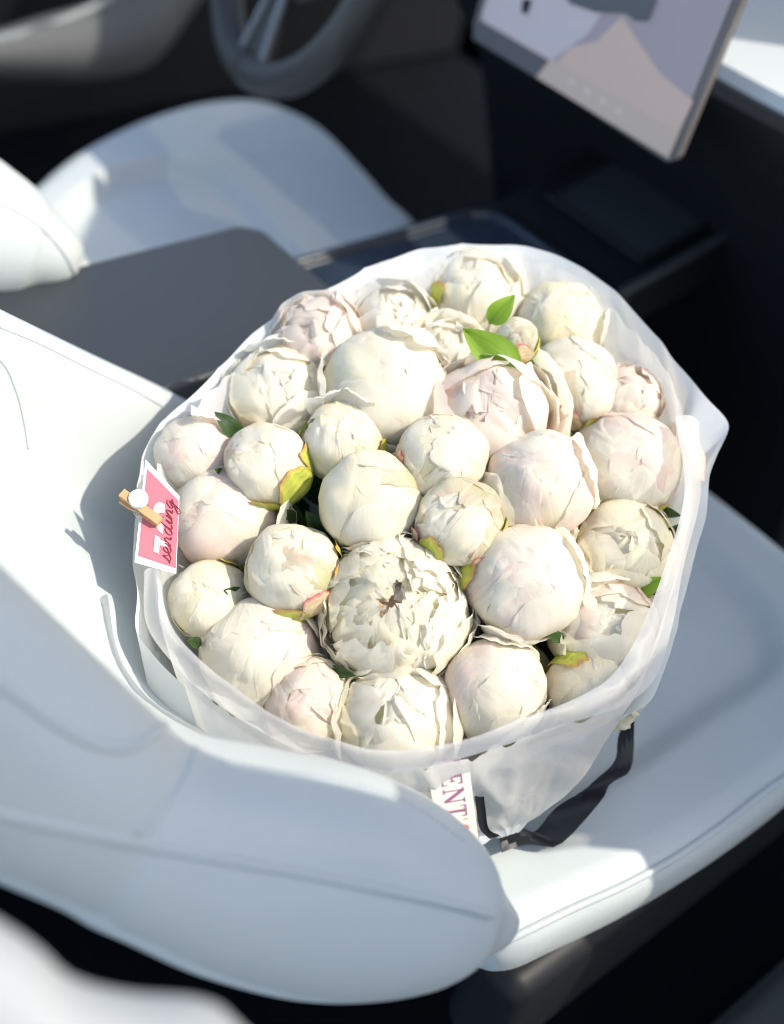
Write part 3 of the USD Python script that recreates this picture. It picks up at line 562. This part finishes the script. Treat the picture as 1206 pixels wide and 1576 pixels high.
obj('pale_letter', flat(CF, [arcband(.70, .46, .36, .20, 180, 360, .10, .16) if False else arcband(.62, .44, .30, .17, 90, 270, .10, .13)], .0014), CARDL, gc)
obj('pale_letter', flat(CF, [box2(.42, .68, .75, .74), box2(.42, .66, .56, .84)], .0014), CARDL, gc)
GW = {'s': [(0, .05), (.25, .4), (.42, 1.0), (.46, .6), (.62, .25), (.42, 0), (.15, .1)], 'e': [(0, .2), (.35, .45), (.45, .8), (.25, .98), (.08, .5), (.28, .03), (.6, .15)],
      'n': [(0, .1), (.08, .9), (.1, .1), (.28, .75), (.45, .9), (.55, .6), (.57, .1), (.8, .15)], 'd': [(.5, .8), (.22, .92), (.04, .4), (.25, .0), (.48, .4), (.60, 1.9), (.55, .3), (.7, .03), (.9, .2)],
      'i': [(0, .3), (.10, .9), (.12, .1), (.35, .15)], 'g': [(.5, .8), (.2, .92), (.04, .4), (.25, .1), (.5, .6), (.52, -.6), (.32, -1.0), (.1, -.6), (.8, .3)]}
xw, ink = 0., []
for ch in 'sending':
    st = np.array(GW[ch]); c2 = cr(st, 40)
    ink.append(tube(np.array([CF(.86 - .20 * y, .90 - (xw + x) * .152, .0016) for x, y in c2]), .00030, 5))
    if ch == 'i': ink.append(tube(np.array([CF(.86 - .20 * y, .90 - (xw + .12) * .152, .0016) for y in (1.25, 1.32, 1.38)]), .0004, 5))
    xw += st[:, 0].max() + .03
obj('handwriting', join(ink), INK, gc)
pg = thing('clothes_peg', 'tiny wooden clothes peg with white disc clipping the pink card', 'clothes peg', CF(.2, .55))
pa, pb = CF(.52, .52, .004), H(187, 763, .026); pdir = pa - pb; Lp = np.linalg.norm(pdir); pdir /= Lp; pw_ = np.cross(pdir, cn_); pw_ /= np.linalg.norm(pw_)
for s in (1, -1):
    pts = [(0, .0045), (.25, .0042), (.42, .0022), (.6, .0022), (.85, .0018), (1, .0012)]
    ring = [(t * Lp, s * z + s * .0016) for t, z in pts] + [(t * Lp, s * z - s * .0012) for t, z in pts[::-1]]
    m = trimesh.creation.extrude_polygon(Polygon(ring).buffer(0), .0058, engine='earcut'); v = np.array(m.vertices)
    obj('leg', (pb + v[:, :1] * pdir + v[:, 1:2] * cn_ + (v[:, 2:] - .0029) * pw_, np.array(m.faces)), WOOD, pg)
sp = [pb + pdir * Lp * .5 + cn_ * (.0022 * math.sin(a)) + pdir * .0022 * math.cos(a) + pw_ * (-.005 + .010 * a / 31.4) for a in np.linspace(0, 31.4, 90)]
obj('spring', tube(np.array(sp), .0005, 5), STEEL, pg)
dm = trimesh.creation.cylinder(radius=.0062, height=.003, sections=36); dm.apply_transform(trimesh.geometry.align_vectors([0, 0, 1], cn_)); dm.apply_translation(H(213, 768, .030))
obj('white_disc', dm, WHITE, pg, smooth=40)

# ---- the peonies
def smooth01(a, b, x): t = np.clip((x - a) / (b - a), 0, 1); return t * t * (3 - 2 * t)
def petal_grid(R, phi, th0, th1, Wd, rr, lift=.03, ruf=.03, flare=0., seed=0, nu=17, nv=25, round_=.28, notch=.05, squash=1., sway=0., cup=0., fs=0, bulge=.036):
    """one petal as a curved patch of the flower's globe: from the base (th0) to its tip (th1), half-width Wd; angles in degrees"""
    u = (np.linspace(0, 1, nu) ** .85)[:, None]; v = np.sin(np.linspace(-1, 1, nv) * np.pi / 2 * .97)[None, :] / math.sin(np.pi / 2 * .97)
    sd = seed * 1.37
    e1 = meshkit.fbm(np.stack([v * 2.2 + sd, 0 * v + sd * .7, 0 * v], -1), 3, seed)[0] - .5
    e2 = meshkit.fbm(np.stack([v * 7.0 + sd, 0 * v + sd, 0 * v + 3], -1), 2, seed + 5)[0] - .5
    tip = 1 - round_ * np.abs(v)**2.6 + notch * 1.7 * e1 + notch * .55 * e2
    th = np.radians(th0 + (th1 - th0) * u * tip)
    w = np.radians(Wd) * np.minimum(1, .22 + .95 * u**.75) * (1 - .12 * u**4)
    al = v * w + np.radians(sway) * u**1.5
    ph = math.radians(phi)
    m = np.stack([np.sin(th) * math.cos(ph), np.sin(th) * math.sin(ph), -np.cos(th)], -1); b = np.array([-math.sin(ph), math.cos(ph), 0])
    d = np.cos(al)[..., None] * m + np.sin(al)[..., None] * b
    uu = u + 0 * v; vv = v + 0 * u
    edge = np.maximum(smooth01(.70, 1., uu), smooth01(.72, 1., np.abs(vv)) * smooth01(.15, .6, uu))
    n1 = meshkit.fbm(np.stack([vv * 2.4 + sd, uu * 1.6, 0 * uu + sd], -1), 3, seed + 1) - .5
    n2 = meshkit.fbm(np.stack([vv * 5.5 + sd, uu * 5.5 + sd, 0 * uu], -1), 2, seed + 2) - .5
    n3 = meshkit.noise(np.stack([vv * 10 + sd, uu * 1.2, 0 * uu], -1), seed + 3) - .5
    nS = meshkit.fbm(d * 2.1 + fs * 3.1, 2, fs) - .5
    r = rr + lift * edge**1.6 + bulge * ((1 - vv**2) * np.sin(np.pi * np.clip(uu, 0, 1)**1.1) - .45) + .20 * nS + .005 * n1 + .020 * n3 * uu**1.5 + ruf * n2 * (edge * 1.8 + .12) + flare * smooth01(.35, 1., uu)**1.4 * (uu - .3) - cup * vv**2 * uu
    q = d * r[..., None] * R; q[..., 2] *= squash
    return q
def petal_mesh(g):
    nu, nv = g.shape[:2]
    uv = np.stack(np.meshgrid(np.linspace(0, 1, nu), np.linspace(0, 1, nv), indexing='ij'), -1).reshape(-1, 2)
    v, f = surf(g); return (v, f), uv
def leaf_grid(base, tipv, side, nrm, wid, bend, fold, seed, nu=12, nv=7, taper=1.0):
    u = np.linspace(0, 1, nu)[:, None]; v = np.linspace(-1, 1, nv)[None, :]
    w = wid * (np.sin(np.pi * np.clip(u, 0, 1)**.75) ** .8 * (1 - .25 * u) + .02) * taper
    q = base + u[..., None] * tipv + (v * w)[..., None] * side + nrm * ((bend * np.sin(u * np.pi) * 1. + fold * np.abs(v) * w)[..., None])
    q += nrm * ((meshkit.noise(np.stack([u * 4 + seed + 0 * v, v * 1.5 + 0 * u, 0 * u + 0 * v], -1), seed) - .5) * wid * .25)[..., None]
    return q
class Peony:
    def __init__(s, label, px, py, rp, tilt, off, seed, squash=1.0, group=None):
        s.rng = np.random.default_rng(seed); s.seed = seed
        s.c = H(px, py, off); s.R = 1.11 * rp / FPX * ((s.c - EYE) @ FWD); s.sq = squash
        tw = EYE - s.c; tw /= np.linalg.norm(tw); rt = RIGHT - tw * (RIGHT @ tw); rt /= np.linalg.norm(rt); up = np.cross(tw, rt)
        tx, ty = tilt; s.pole = tx * rt + ty * up + math.sqrt(max(.02, 1 - tx * tx - ty * ty)) * tw
        ex = rt - s.pole * (rt @ s.pole)
        if np.linalg.norm(ex) < .2: ex = tw - s.pole * (tw @ s.pole)
        ex /= np.linalg.norm(ex); ey = np.cross(s.pole, ex); s.M = np.stack([ex, ey, s.pole], 1); s.rt, s.up, s.tw = rt, up, tw
        s.t = thing('peony', label, 'peony', s.c, group); s.k = 0
        base = s.c - s.pole * s.R * .9; mid = (base + WAIST) / 2 - NH * .0 + (s.c - HC) * .10
        obj('stem', tube(cr(np.array([s.c - s.pole * s.R * .6, base, mid, WAIST]), 14), .0028, 6), STEM, s.t, smooth=True)
    def place(s, g): return g @ s.M.T + s.c
    def petal(s, mat, phi, th0, th1, W, rr, name='petal', label=None, **k):
        s.k += 1
        g = petal_grid(s.R, phi, th0, th1, W, rr, seed=s.seed * 31 + s.k, squash=s.sq, fs=s.seed, **k)
        m, uv = petal_mesh(s.place(g)); obj(name, m, mat, s.t, smooth=True, uv=uv, label=label)
    def core(s, r=.80, mat=None):
        m = trimesh.creation.icosphere(3, s.R * r); v = np.array(m.vertices); v *= 1 + .20 * (meshkit.fbm(v / np.linalg.norm(v, axis=1, keepdims=True) * 2.1 + s.seed * 3.1, 2, s.seed)[:, None] - .5) + 0; v[:, 2] *= s.sq
        obj('bud_heart', (s.place(v), np.array(m.faces)), mat or CORE, s.t, smooth=True)
    def ring(s, mats, n, th1, W, rr, jit=9., **k):
        r = s.rng; p0 = r.uniform(0, 360)
        for i in range(n):
            kk = dict(k); kk['lift'] = k.get('lift', .03) * r.uniform(.5, 1.5); kk['sway'] = r.uniform(-1, 1) * kk.pop('sw', 8)
            if 'flare' in k: kk['flare'] = k['flare'] * r.uniform(.4, 1.6)
            s.petal(mats[r.integers(len(mats))], p0 + 360 * i / n + r.uniform(-14, 14), 8, th1 + r.uniform(-jit, jit), W * r.uniform(.86, 1.14), rr + .007 * (i % 3) + .004 * r.uniform(-1, 1), **kk)
    def sepals(s, spec):
        for ang, th1, W, kind in spec:
            s.petal({'g': SEPAL, 'p': SEPALP}[kind], ang, 4, th1 + 18, W + 7, 1.045, 'sepal', bulge=.02, lift=.012, ruf=.03, notch=.10, round_=.45)
    def bud(s, mats, tight=1.):
        """closed globe: overlapping petals wrapped right over the top"""
        s.core(.88)
        s.ring(mats, 4, 190, 58, .922, 9, lift=.008, ruf=.03, notch=.06, sw=18)
        s.ring(mats, 4, 168, 62, .938, 14, lift=.010, ruf=.028, notch=.07, sw=26)
        for i in range(4):
            s.petal(mats[i % len(mats)], s.rng.uniform(0, 360), 20, s.rng.uniform(135, 182), s.rng.uniform(22, 38), .948 + .004 * i, lift=.012, ruf=.035, notch=.09, sway=s.rng.uniform(-26, 26))
        s.ring(mats, 4, 142, 64, .960, 24, lift=.010, ruf=.026, notch=.07, sw=26)
        s.ring(mats, 3, 108, 62, .977, 20, lift=.008, ruf=.022, notch=.07, sw=16)
    def crumpled(s, mats):
        """closed but with a crinkled top"""
        s.core(.86)
        for i in range(9):
            s.petal(mats[i % len(mats)], s.rng.uniform(0, 360), 60, s.rng.uniform(160, 205), s.rng.uniform(20, 36), .90 + .007 * i, lift=.025, ruf=.06, notch=.10, sway=s.rng.uniform(-24, 24))
        s.ring(mats, 5, 150, 52, .945, 14, lift=.016, ruf=.035, notch=.08, sw=20)
        s.ring(mats, 4, 124, 60, .965, 18, lift=.012, ruf=.025, notch=.07, sw=20)
        s.ring(mats, 3, 96, 62, .985, 12, lift=.010, ruf=.02, notch=.06, sw=14)
    def cup(s, mats, inner, flare=.16, n=9):
        """half-open cup: ruffled heart in a bowl of standing petals"""
        s.core(.76, inner)
        for i in range(n + 3):
            s.petal(inner, s.rng.uniform(0, 360), 50, s.rng.uniform(160, 205), s.rng.uniform(18, 32), .80 + .010 * i, lift=.03, ruf=.07, notch=.12, sway=s.rng.uniform(-22, 22))
        s.ring(mats, 5, 160, 46, .90, 12, lift=.03, ruf=.04, notch=.08, flare=flare * .3, sw=18)
        s.ring(mats, 5, 142, 54, .93, 14, lift=.025, ruf=.04, notch=.08, flare=flare * .6, sw=18)
        s.ring(mats, 4, 120, 62, .96, 14, lift=.02, ruf=.035, notch=.07, flare=flare, sw=16)
        s.ring(mats, 3, 98, 62, .99, 12, lift=.02, ruf=.035, notch=.07, flare=flare * .8, sw=12)
    def open(s, mats, inner, heart):
        """wide open bloom: many ruffled rings round a tan heart"""
        s.core(.52, heart)
        for i in range(54):
            k = i / 54
            s.petal(heart if i < 12 else inner, 137.5 * i + s.rng.uniform(-14, 14), 84, 174 - 20 * k**.8 + s.rng.uniform(-6, 6), 15 + 7 * k, .54 + .28 * k, lift=.02, ruf=.09, notch=.15, nu=15, nv=15, sway=s.rng.uniform(-16, 16), flare=.05)
        for n, th, W, rr, mt in ((11, 164, 22, .80, inner), (10, 156, 26, .84, inner), (10, 148, 30, .88, mats), (9, 138, 34, .92, mats), (8, 128, 38, .95, mats), (7, 116, 46, .98, mats), (6, 102, 52, 1.0, mats)):
            s.ring(mt if isinstance(mt, list) else [mt], n, th, W, rr, 12, lift=.03, ruf=.065, notch=.13, flare=.07, sw=16)
    def loose(s, mat, phi, th1, W, rr=1.02, flare=.5, **k):
        s.petal(mat, phi, 20, th1, W, rr, lift=k.pop('lift', .03), ruf=k.pop('ruf', .06), notch=.08, flare=flare * .8, **k)
    def leaf(s, p0, p1, wid, mat, o0=-.004, o1=.012, bend=.004, fold=.25):
        a, b = H(*p0, o0 + .010), H(*p1, o1 + .014); t = b - a; n = EYE - a; n /= np.linalg.norm(n); sd = np.cross(t, n); sd /= np.linalg.norm(sd)
        d = (a - EYE) @ FWD; g = leaf_grid(a, t, sd, n, wid / FPX * d, bend, fold, s.seed + s.k); s.k += 1
        m, uv = petal_mesh(g); uv = uv.copy(); uv[:, 0] = np.abs(uv[:, 1] * 2 - 1) * .9
        obj('leaf', m, mat, s.t, smooth=True, uv=uv)
A, I, B_, G_, PK = CREAM, IVORY, BLUSH, GREENISH, PEACH
def doff(px, py, rp, extra=0.):                            # height of a bloom over the plane: the bunch is domed
    q = ((px - 650)**2 + (py - 790)**2) / 430.**2
    return .030 - .052 * q - rp / FPX * .35 + extra
PE = {}
def peony(label, px, py, rp, tilt, seed, extra=0., squash=1.0):
    PE[seed] = Peony(label, px, py, rp, tilt, doff(px, py, rp, extra), seed, squash)
    return PE[seed]

f = peony('cupped cream peony topmost in the bouquet, green sepal on its left', 727, 462, 66, (.05, .72), 1, 0, 1.08)
f.cup([A, I], I, .10, 7); f.sepals([(205, 118, 18, 'g')]); f.loose(I, 20, 140, 34, 1.0, .25); f.loose(I, 320, 128, 36, 1.0, .2)
f = peony('round ivory peony at upper right, a small bud at its left', 862, 497, 62, (.12, .55), 2, .012, .92)
f.crumpled([A, I]); f.sepals([(215, 88, 34, 'g')]); f.loose(I, 350, 125, 34, 1.0, .22)
f = peony('tight ball peony with pink-edged green base, right of the leafy bud', 880, 592, 66, (.02, .45), 3, .006)
f.bud([I, A, G_, I]); f.sepals([(262, 108, 24, 'p'), (300, 88, 26, 'g'), (225, 96, 22, 'p')])
f = peony('small blush peony half hidden at the right tissue edge', 962, 616, 50, (.25, .5), 4, .004, 1.12)
f.cup([B_, I], B_, .06, 5); f.sepals([(345, 95, 22, 'p')])
f = peony('blush cupped peony near the top left tissue edge', 489, 524, 63, (-.25, .5), 5, .006, .95)
f.cup([B_, I], PK, .18, 8); f.loose(I, 180, 118, 40, 1.0, .15); f.loose(I, 230, 105, 40, 1.0, .2)
f = peony('upright white petals of a loose peony behind the large globe', 602, 512, 58, (.0, .70), 6, -.012, 1.15)
f.cup([I, I, A], I, .36, 8); f.loose(I, 90, 150, 36, 1.02, .3); f.loose(I, 140, 140, 34, 1.02, .3); f.loose(I, 45, 140, 34, 1.02, .3)
f = peony('large pale globe peony with broad overlapping petals, upper middle', 594, 602, 90, (.02, .42), 7, .006)
f.bud([I, I, A]); f.loose(I, 250, 112, 48, 1.02, .14); f.loose(I, 330, 118, 44, 1.02, .2); f.loose(I, 180, 122, 46, 1.02, .12); f.loose(I, 60, 150, 40, 1.0, .2)
f = peony('loose white petals of a peony left of the bright green leaf', 688, 540, 42, (.1, .4), 8, .002, .9)
f.cup([I], I, .5, 4); f.loose(I, 200, 118, 52, 1., .9); f.loose(I, 300, 112, 52, 1., .9); f.loose(I, 60, 120, 50, 1., .7)
f = peony('ruffled half-open cream peony at the upper left', 430, 610, 71, (-.12, .52), 9, 0, .9)
f.cup([I, A, I], I, .22, 12); f.loose(I, 20, 128, 40, 1.02, .3); f.loose(A, 150, 118, 40, 1.0, .12); f.loose(I, 240, 100, 44, 1.02, .2); f.loose(I, 90, 140, 40, 1.0, .3); f.leaf((372, 672), (330, 634), 15, DLEAF, .0, .012)
f = peony('open blush peony with pink folded heart, right of the large globe', 754, 642, 84, (.10, .35), 10, .004, .95)
f.cup([B_, I, I], B_, .40, 14); f.loose(I, 215, 108, 46, 1.03, .35); f.loose(I, 265, 112, 40, 1.05, .4); f.loose(B_, 335, 112, 46, 1.02, .45); f.loose(I, 160, 120, 44, 1.03, .3); f.loose(B_, 20, 118, 44, 1.02, .2)
f = peony('pinkish closed peony at the left edge above the pink card', 303, 700, 58, (-.22, .42), 11, .016)
f.bud([B_, B_, I]); f.loose(I, 60, 150, 34, 1.0, .3); f.leaf((345, 728), (330, 722), 6, DLEAF)
f = peony('smooth ivory bud with large yellow-green sepal on its right', 411, 716, 62, (-.30, .36), 12, .012)
f.bud([A, G_, I]); f.sepals([(318, 112, 36, 'g'), (262, 92, 40, 'g'), (5, 100, 22, 'g')])
f = peony('small ruffled peony in the middle of the upper left group', 526, 682, 58, (.0, .32), 13, .004)
f.crumpled([I, A]); f.loose(I, 60, 140, 30, 1.05, .45); f.loose(I, 110, 140, 26, 1.05, .45); f.sepals([(345, 96, 24, 'g'), (165, 84, 26, 'g')])
f = peony('crinkled ball peony with crimson streak on its left side', 680, 706, 66, (.06, .30), 14, .010)
f.crumpled([I, A]); f.sepals([(188, 104, 13, 'p'), (268, 86, 40, 'p'), (215, 92, 22, 'g')]); f.leaf((742, 752), (752, 728), 8, DLEAF, -.01, .002)
f = peony('smooth egg-shaped bud left of the bouquet middle, green tinted below', 570, 774, 74, (-.05, .36), 15, .010, 1.04)
f.bud([A, A, I, G_]); f.sepals([(278, 98, 36, 'g')]); f.loose(G_, 262, 112, 30, 1.02, .0, lift=.02, ruf=.05)
f = peony('small crinkled ball peony at the very middle of the bouquet', 706, 804, 64, (.08, .32), 16, .014)
f.crumpled([I, A, G_, I]); f.sepals([(232, 108, 26, 'g'), (200, 88, 20, 'p'), (350, 88, 24, 'g'), (300, 96, 24, 'p')])
f = peony('large tilted egg-shaped peony with pink fleck, right of the middle', 828, 747, 78, (.12, .42), 17, .010, 1.05)
f.bud([I, B_, I]); f.loose(I, 20, 140, 42, 1.02, .10); f.loose(I, 210, 128, 46, 1.02, .06); f.sepals([(262, 88, 14, 'p')]); f.loose(A, 285, 100, 34, 1.03, .12)
f = peony('big smooth globe peony by the right rim with a torn blush petal', 963, 718, 78, (.10, .30), 18, .006)
f.bud([I, B_, I]); f.sepals([(300, 96, 16, 'g')]); f.loose(A, 285, 92, 22, 1.06, .12); f.loose(PK, 8, 104, 44, 1.06, .45); f.leaf((1010, 785), (1048, 794), 9, DLEAF, -.02, -.006)
f = peony('blush globe beside the pink card, white petals opening on its right', 344, 800, 78, (-.22, .25), 19, 0)
f.bud([B_, B_, I]); f.loose(I, 345, 122, 36, 1.06, .5); f.loose(I, 15, 112, 38, 1.06, .55); f.loose(I, 310, 112, 32, 1.06, .45); f.loose(B_, 230, 110, 36, 1.04, .2)
f = peony('ivory ball peony with pink and green base, lower left of the middle', 453, 877, 67, (-.14, .40), 20, .010)
f.bud([I, A, G_]); f.sepals([(300, 102, 28, 'p'), (262, 92, 30, 'g'), (340, 96, 26, 'g'), (20, 96, 20, 'g')]); f.leaf((378, 918), (344, 908), 12, DLEAF, -.016, .004); f.leaf((518, 892), (542, 886), 9, DLEAF, -.006, .006)
f = peony('largest smooth white globe with a lime sepal on its left', 806, 897, 84, (.14, .22), 21, .012)
f.bud([I, I, B_]); f.sepals([(172, 108, 26, 'g')]); f.loose(I, 255, 118, 46, 1.02, .06); f.loose(I, 20, 132, 44, 1.02, .08); f.leaf((722, 905), (704, 862), 13, DLEAF, -.02, -.004)
f = peony('cream peony opening sideways at the right rim above a leaf', 962, 846, 74, (.36, .24), 22, .002, .95)
f.cup([A, I, A], A, .10, 8); f.loose(B_, 190, 112, 40, 1.02, .25); f.loose(B_, 215, 100, 30, 1.05, .2); f.loose(I, 280, 112, 44, 1.02, .15); f.leaf((972, 918), (1020, 888), 16, LEAF, -.018, -.004); f.leaf((1018, 838), (1047, 806), 12, DLEAF, -.024, -.010)
f = peony('plain smooth cream bud at the lower left rim', 322, 924, 58, (-.26, .20), 23, .010, 1.06)
f.bud([A, A, I]); f.sepals([(60, 92, 18, 'g'), (180, 80, 24, 'g')]); f.leaf((310, 992), (288, 984), 10, DLEAF, -.012, .0)
f = peony('fully open ruffled peony with brown heart, lower middle', 606, 936, 104, (-.04, .12), 24, .006, .82)
f.open([I, I, A], CREAM, PK)
for k in range(12): f.petal(BROWN, f.rng.uniform(0, 360), 120, f.rng.uniform(158, 176), f.rng.uniform(2, 4), f.rng.uniform(.54, .68), 'stamen', nu=8, nv=5, ruf=.2, notch=.3)
f.rng = np.random.default_rng(5); f.loose(I, 195, 98, 40, 1.04, .75); f.loose(I, 225, 96, 40, 1.04, .8); f.loose(I, 262, 96, 40, 1.04, .75); f.loose(I, 300, 94, 40, 1.04, .75); f.loose(I, 340, 94, 40, 1.04, .75); f.loose(I, 10, 94, 40, 1.04, .75); f.loose(I, 130, 94, 36, 1.04, .2)
f = peony('broad smooth peony with blush top at the lower left', 401, 1008, 86, (-.14, .22), 25, .002, 1.0)
f.bud([I, I, B_]); f.loose(I, 120, 128, 48, 1.02, .05); f.loose(I, 30, 122, 40, 1.02, .04); f.loose(I, 250, 120, 46, 1.02, .08); f.sepals([(75, 92, 20, 'p')]); f.loose(I, 12, 78, 26, 1.2, .9)
f = peony('cream peony with pointed petals at the lower right rim', 930, 966, 76, (.20, .30), 26, .002)
f.cup([I, A, B_], I, .06, 6); f.loose(I, 95, 150, 40, 1.0, .15); f.loose(I, 200, 118, 48, 1.02, .12); f.loose(I, 300, 122, 48, 1.02, .08)
f = peony('tall closed peony with blush folds at the bottom, right of the near globe', 759, 1061, 74, (.06, .34), 27, .004, 1.12)
f.bud([B_, I, I]); f.loose(I, 80, 150, 48, 1.02, .06); f.loose(I, 310, 122, 46, 1.02, .10); f.sepals([(110, 92, 22, 'g')]); f.loose(I, 262, 66, 30, 1.2, .8)
f = peony('small shaded blush peony with pale star of petals, bottom left of the near globe', 478, 1084, 67, (-.04, .24), 28, .006)
f.cup([A, B_, A], B_, .04, 8); f.loose(A, 110, 128, 46, 1.02, .04)
f = peony('large cupped peony nearest the bottom rim, seen through film', 609, 1106, 87, (.02, .22), 29, .004)
f.cup([I, A, I], I, .10, 9); f.loose(B_, 270, 100, 40, 1.0, .03); f.loose(I, 0, 128, 46, 1.04, .14); f.loose(I, 180, 128, 46, 1.04, .14); f.loose(I, 60, 145, 44, 1.0, .04); f.loose(I, 110, 138, 44, 1.0, .04); f.loose(I, 75, 80, 26, 1.2, .8)
f = peony('shaded peony with bright lime sepal in the bottom right corner', 904, 1060, 60, (.22, .25), 30, .004)
f.bud([I, A]); f.sepals([(128, 138, 26, 'g')]); f.loose(G_, 165, 104, 30, 1.15, .9); f.loose(I, 10, 124, 20, 1.05, .3, ruf=.3); f.loose(A, 330, 112, 20, 1.05, .3, ruf=.3)
f = peony('tiny green-cream bud with a bright green leaf', 796, 524, 31, (-.10, .45), 31, .030, 1.12)
f.bud([G_, A]); f.sepals([(285, 118, 36, 'p'), (225, 88, 36, 'g'), (340, 90, 36, 'g')]); f.leaf((798, 574), (712, 506), 32, LEAF, .022, .030, .006, .12); f.leaf((752, 498), (792, 454), 19, LEAF, .024, .034, .004, .3)
f.leaf((800, 585), (836, 540), 11, LEAF, -.004, .006)

for f, ls in ((PE[15], [((560, 700), (604, 660), 13), ((500, 830), (470, 786), 14), ((520, 852), (548, 858), 10)]), (PE[21], [((742, 985), (762, 952), 13), ((868, 985), (838, 972), 10)]),
              (PE[20], [((462, 800), (430, 786), 10), ((500, 1030), (548, 1040), 10)]), (PE[17], [((745, 760), (762, 724), 9), ((900, 790), (912, 760), 9)]), (PE[3], [((868, 662), (884, 690), 9), ((826, 560), (842, 536), 9)]), (PE[13], [((500, 640), (484, 622), 9)])):
    for a_, b_, w_ in ls: f.leaf(a_, b_, w_, DLEAF, -.012, .0)

# ---- dark leaves packed between the stems
ms, uvs = [], []
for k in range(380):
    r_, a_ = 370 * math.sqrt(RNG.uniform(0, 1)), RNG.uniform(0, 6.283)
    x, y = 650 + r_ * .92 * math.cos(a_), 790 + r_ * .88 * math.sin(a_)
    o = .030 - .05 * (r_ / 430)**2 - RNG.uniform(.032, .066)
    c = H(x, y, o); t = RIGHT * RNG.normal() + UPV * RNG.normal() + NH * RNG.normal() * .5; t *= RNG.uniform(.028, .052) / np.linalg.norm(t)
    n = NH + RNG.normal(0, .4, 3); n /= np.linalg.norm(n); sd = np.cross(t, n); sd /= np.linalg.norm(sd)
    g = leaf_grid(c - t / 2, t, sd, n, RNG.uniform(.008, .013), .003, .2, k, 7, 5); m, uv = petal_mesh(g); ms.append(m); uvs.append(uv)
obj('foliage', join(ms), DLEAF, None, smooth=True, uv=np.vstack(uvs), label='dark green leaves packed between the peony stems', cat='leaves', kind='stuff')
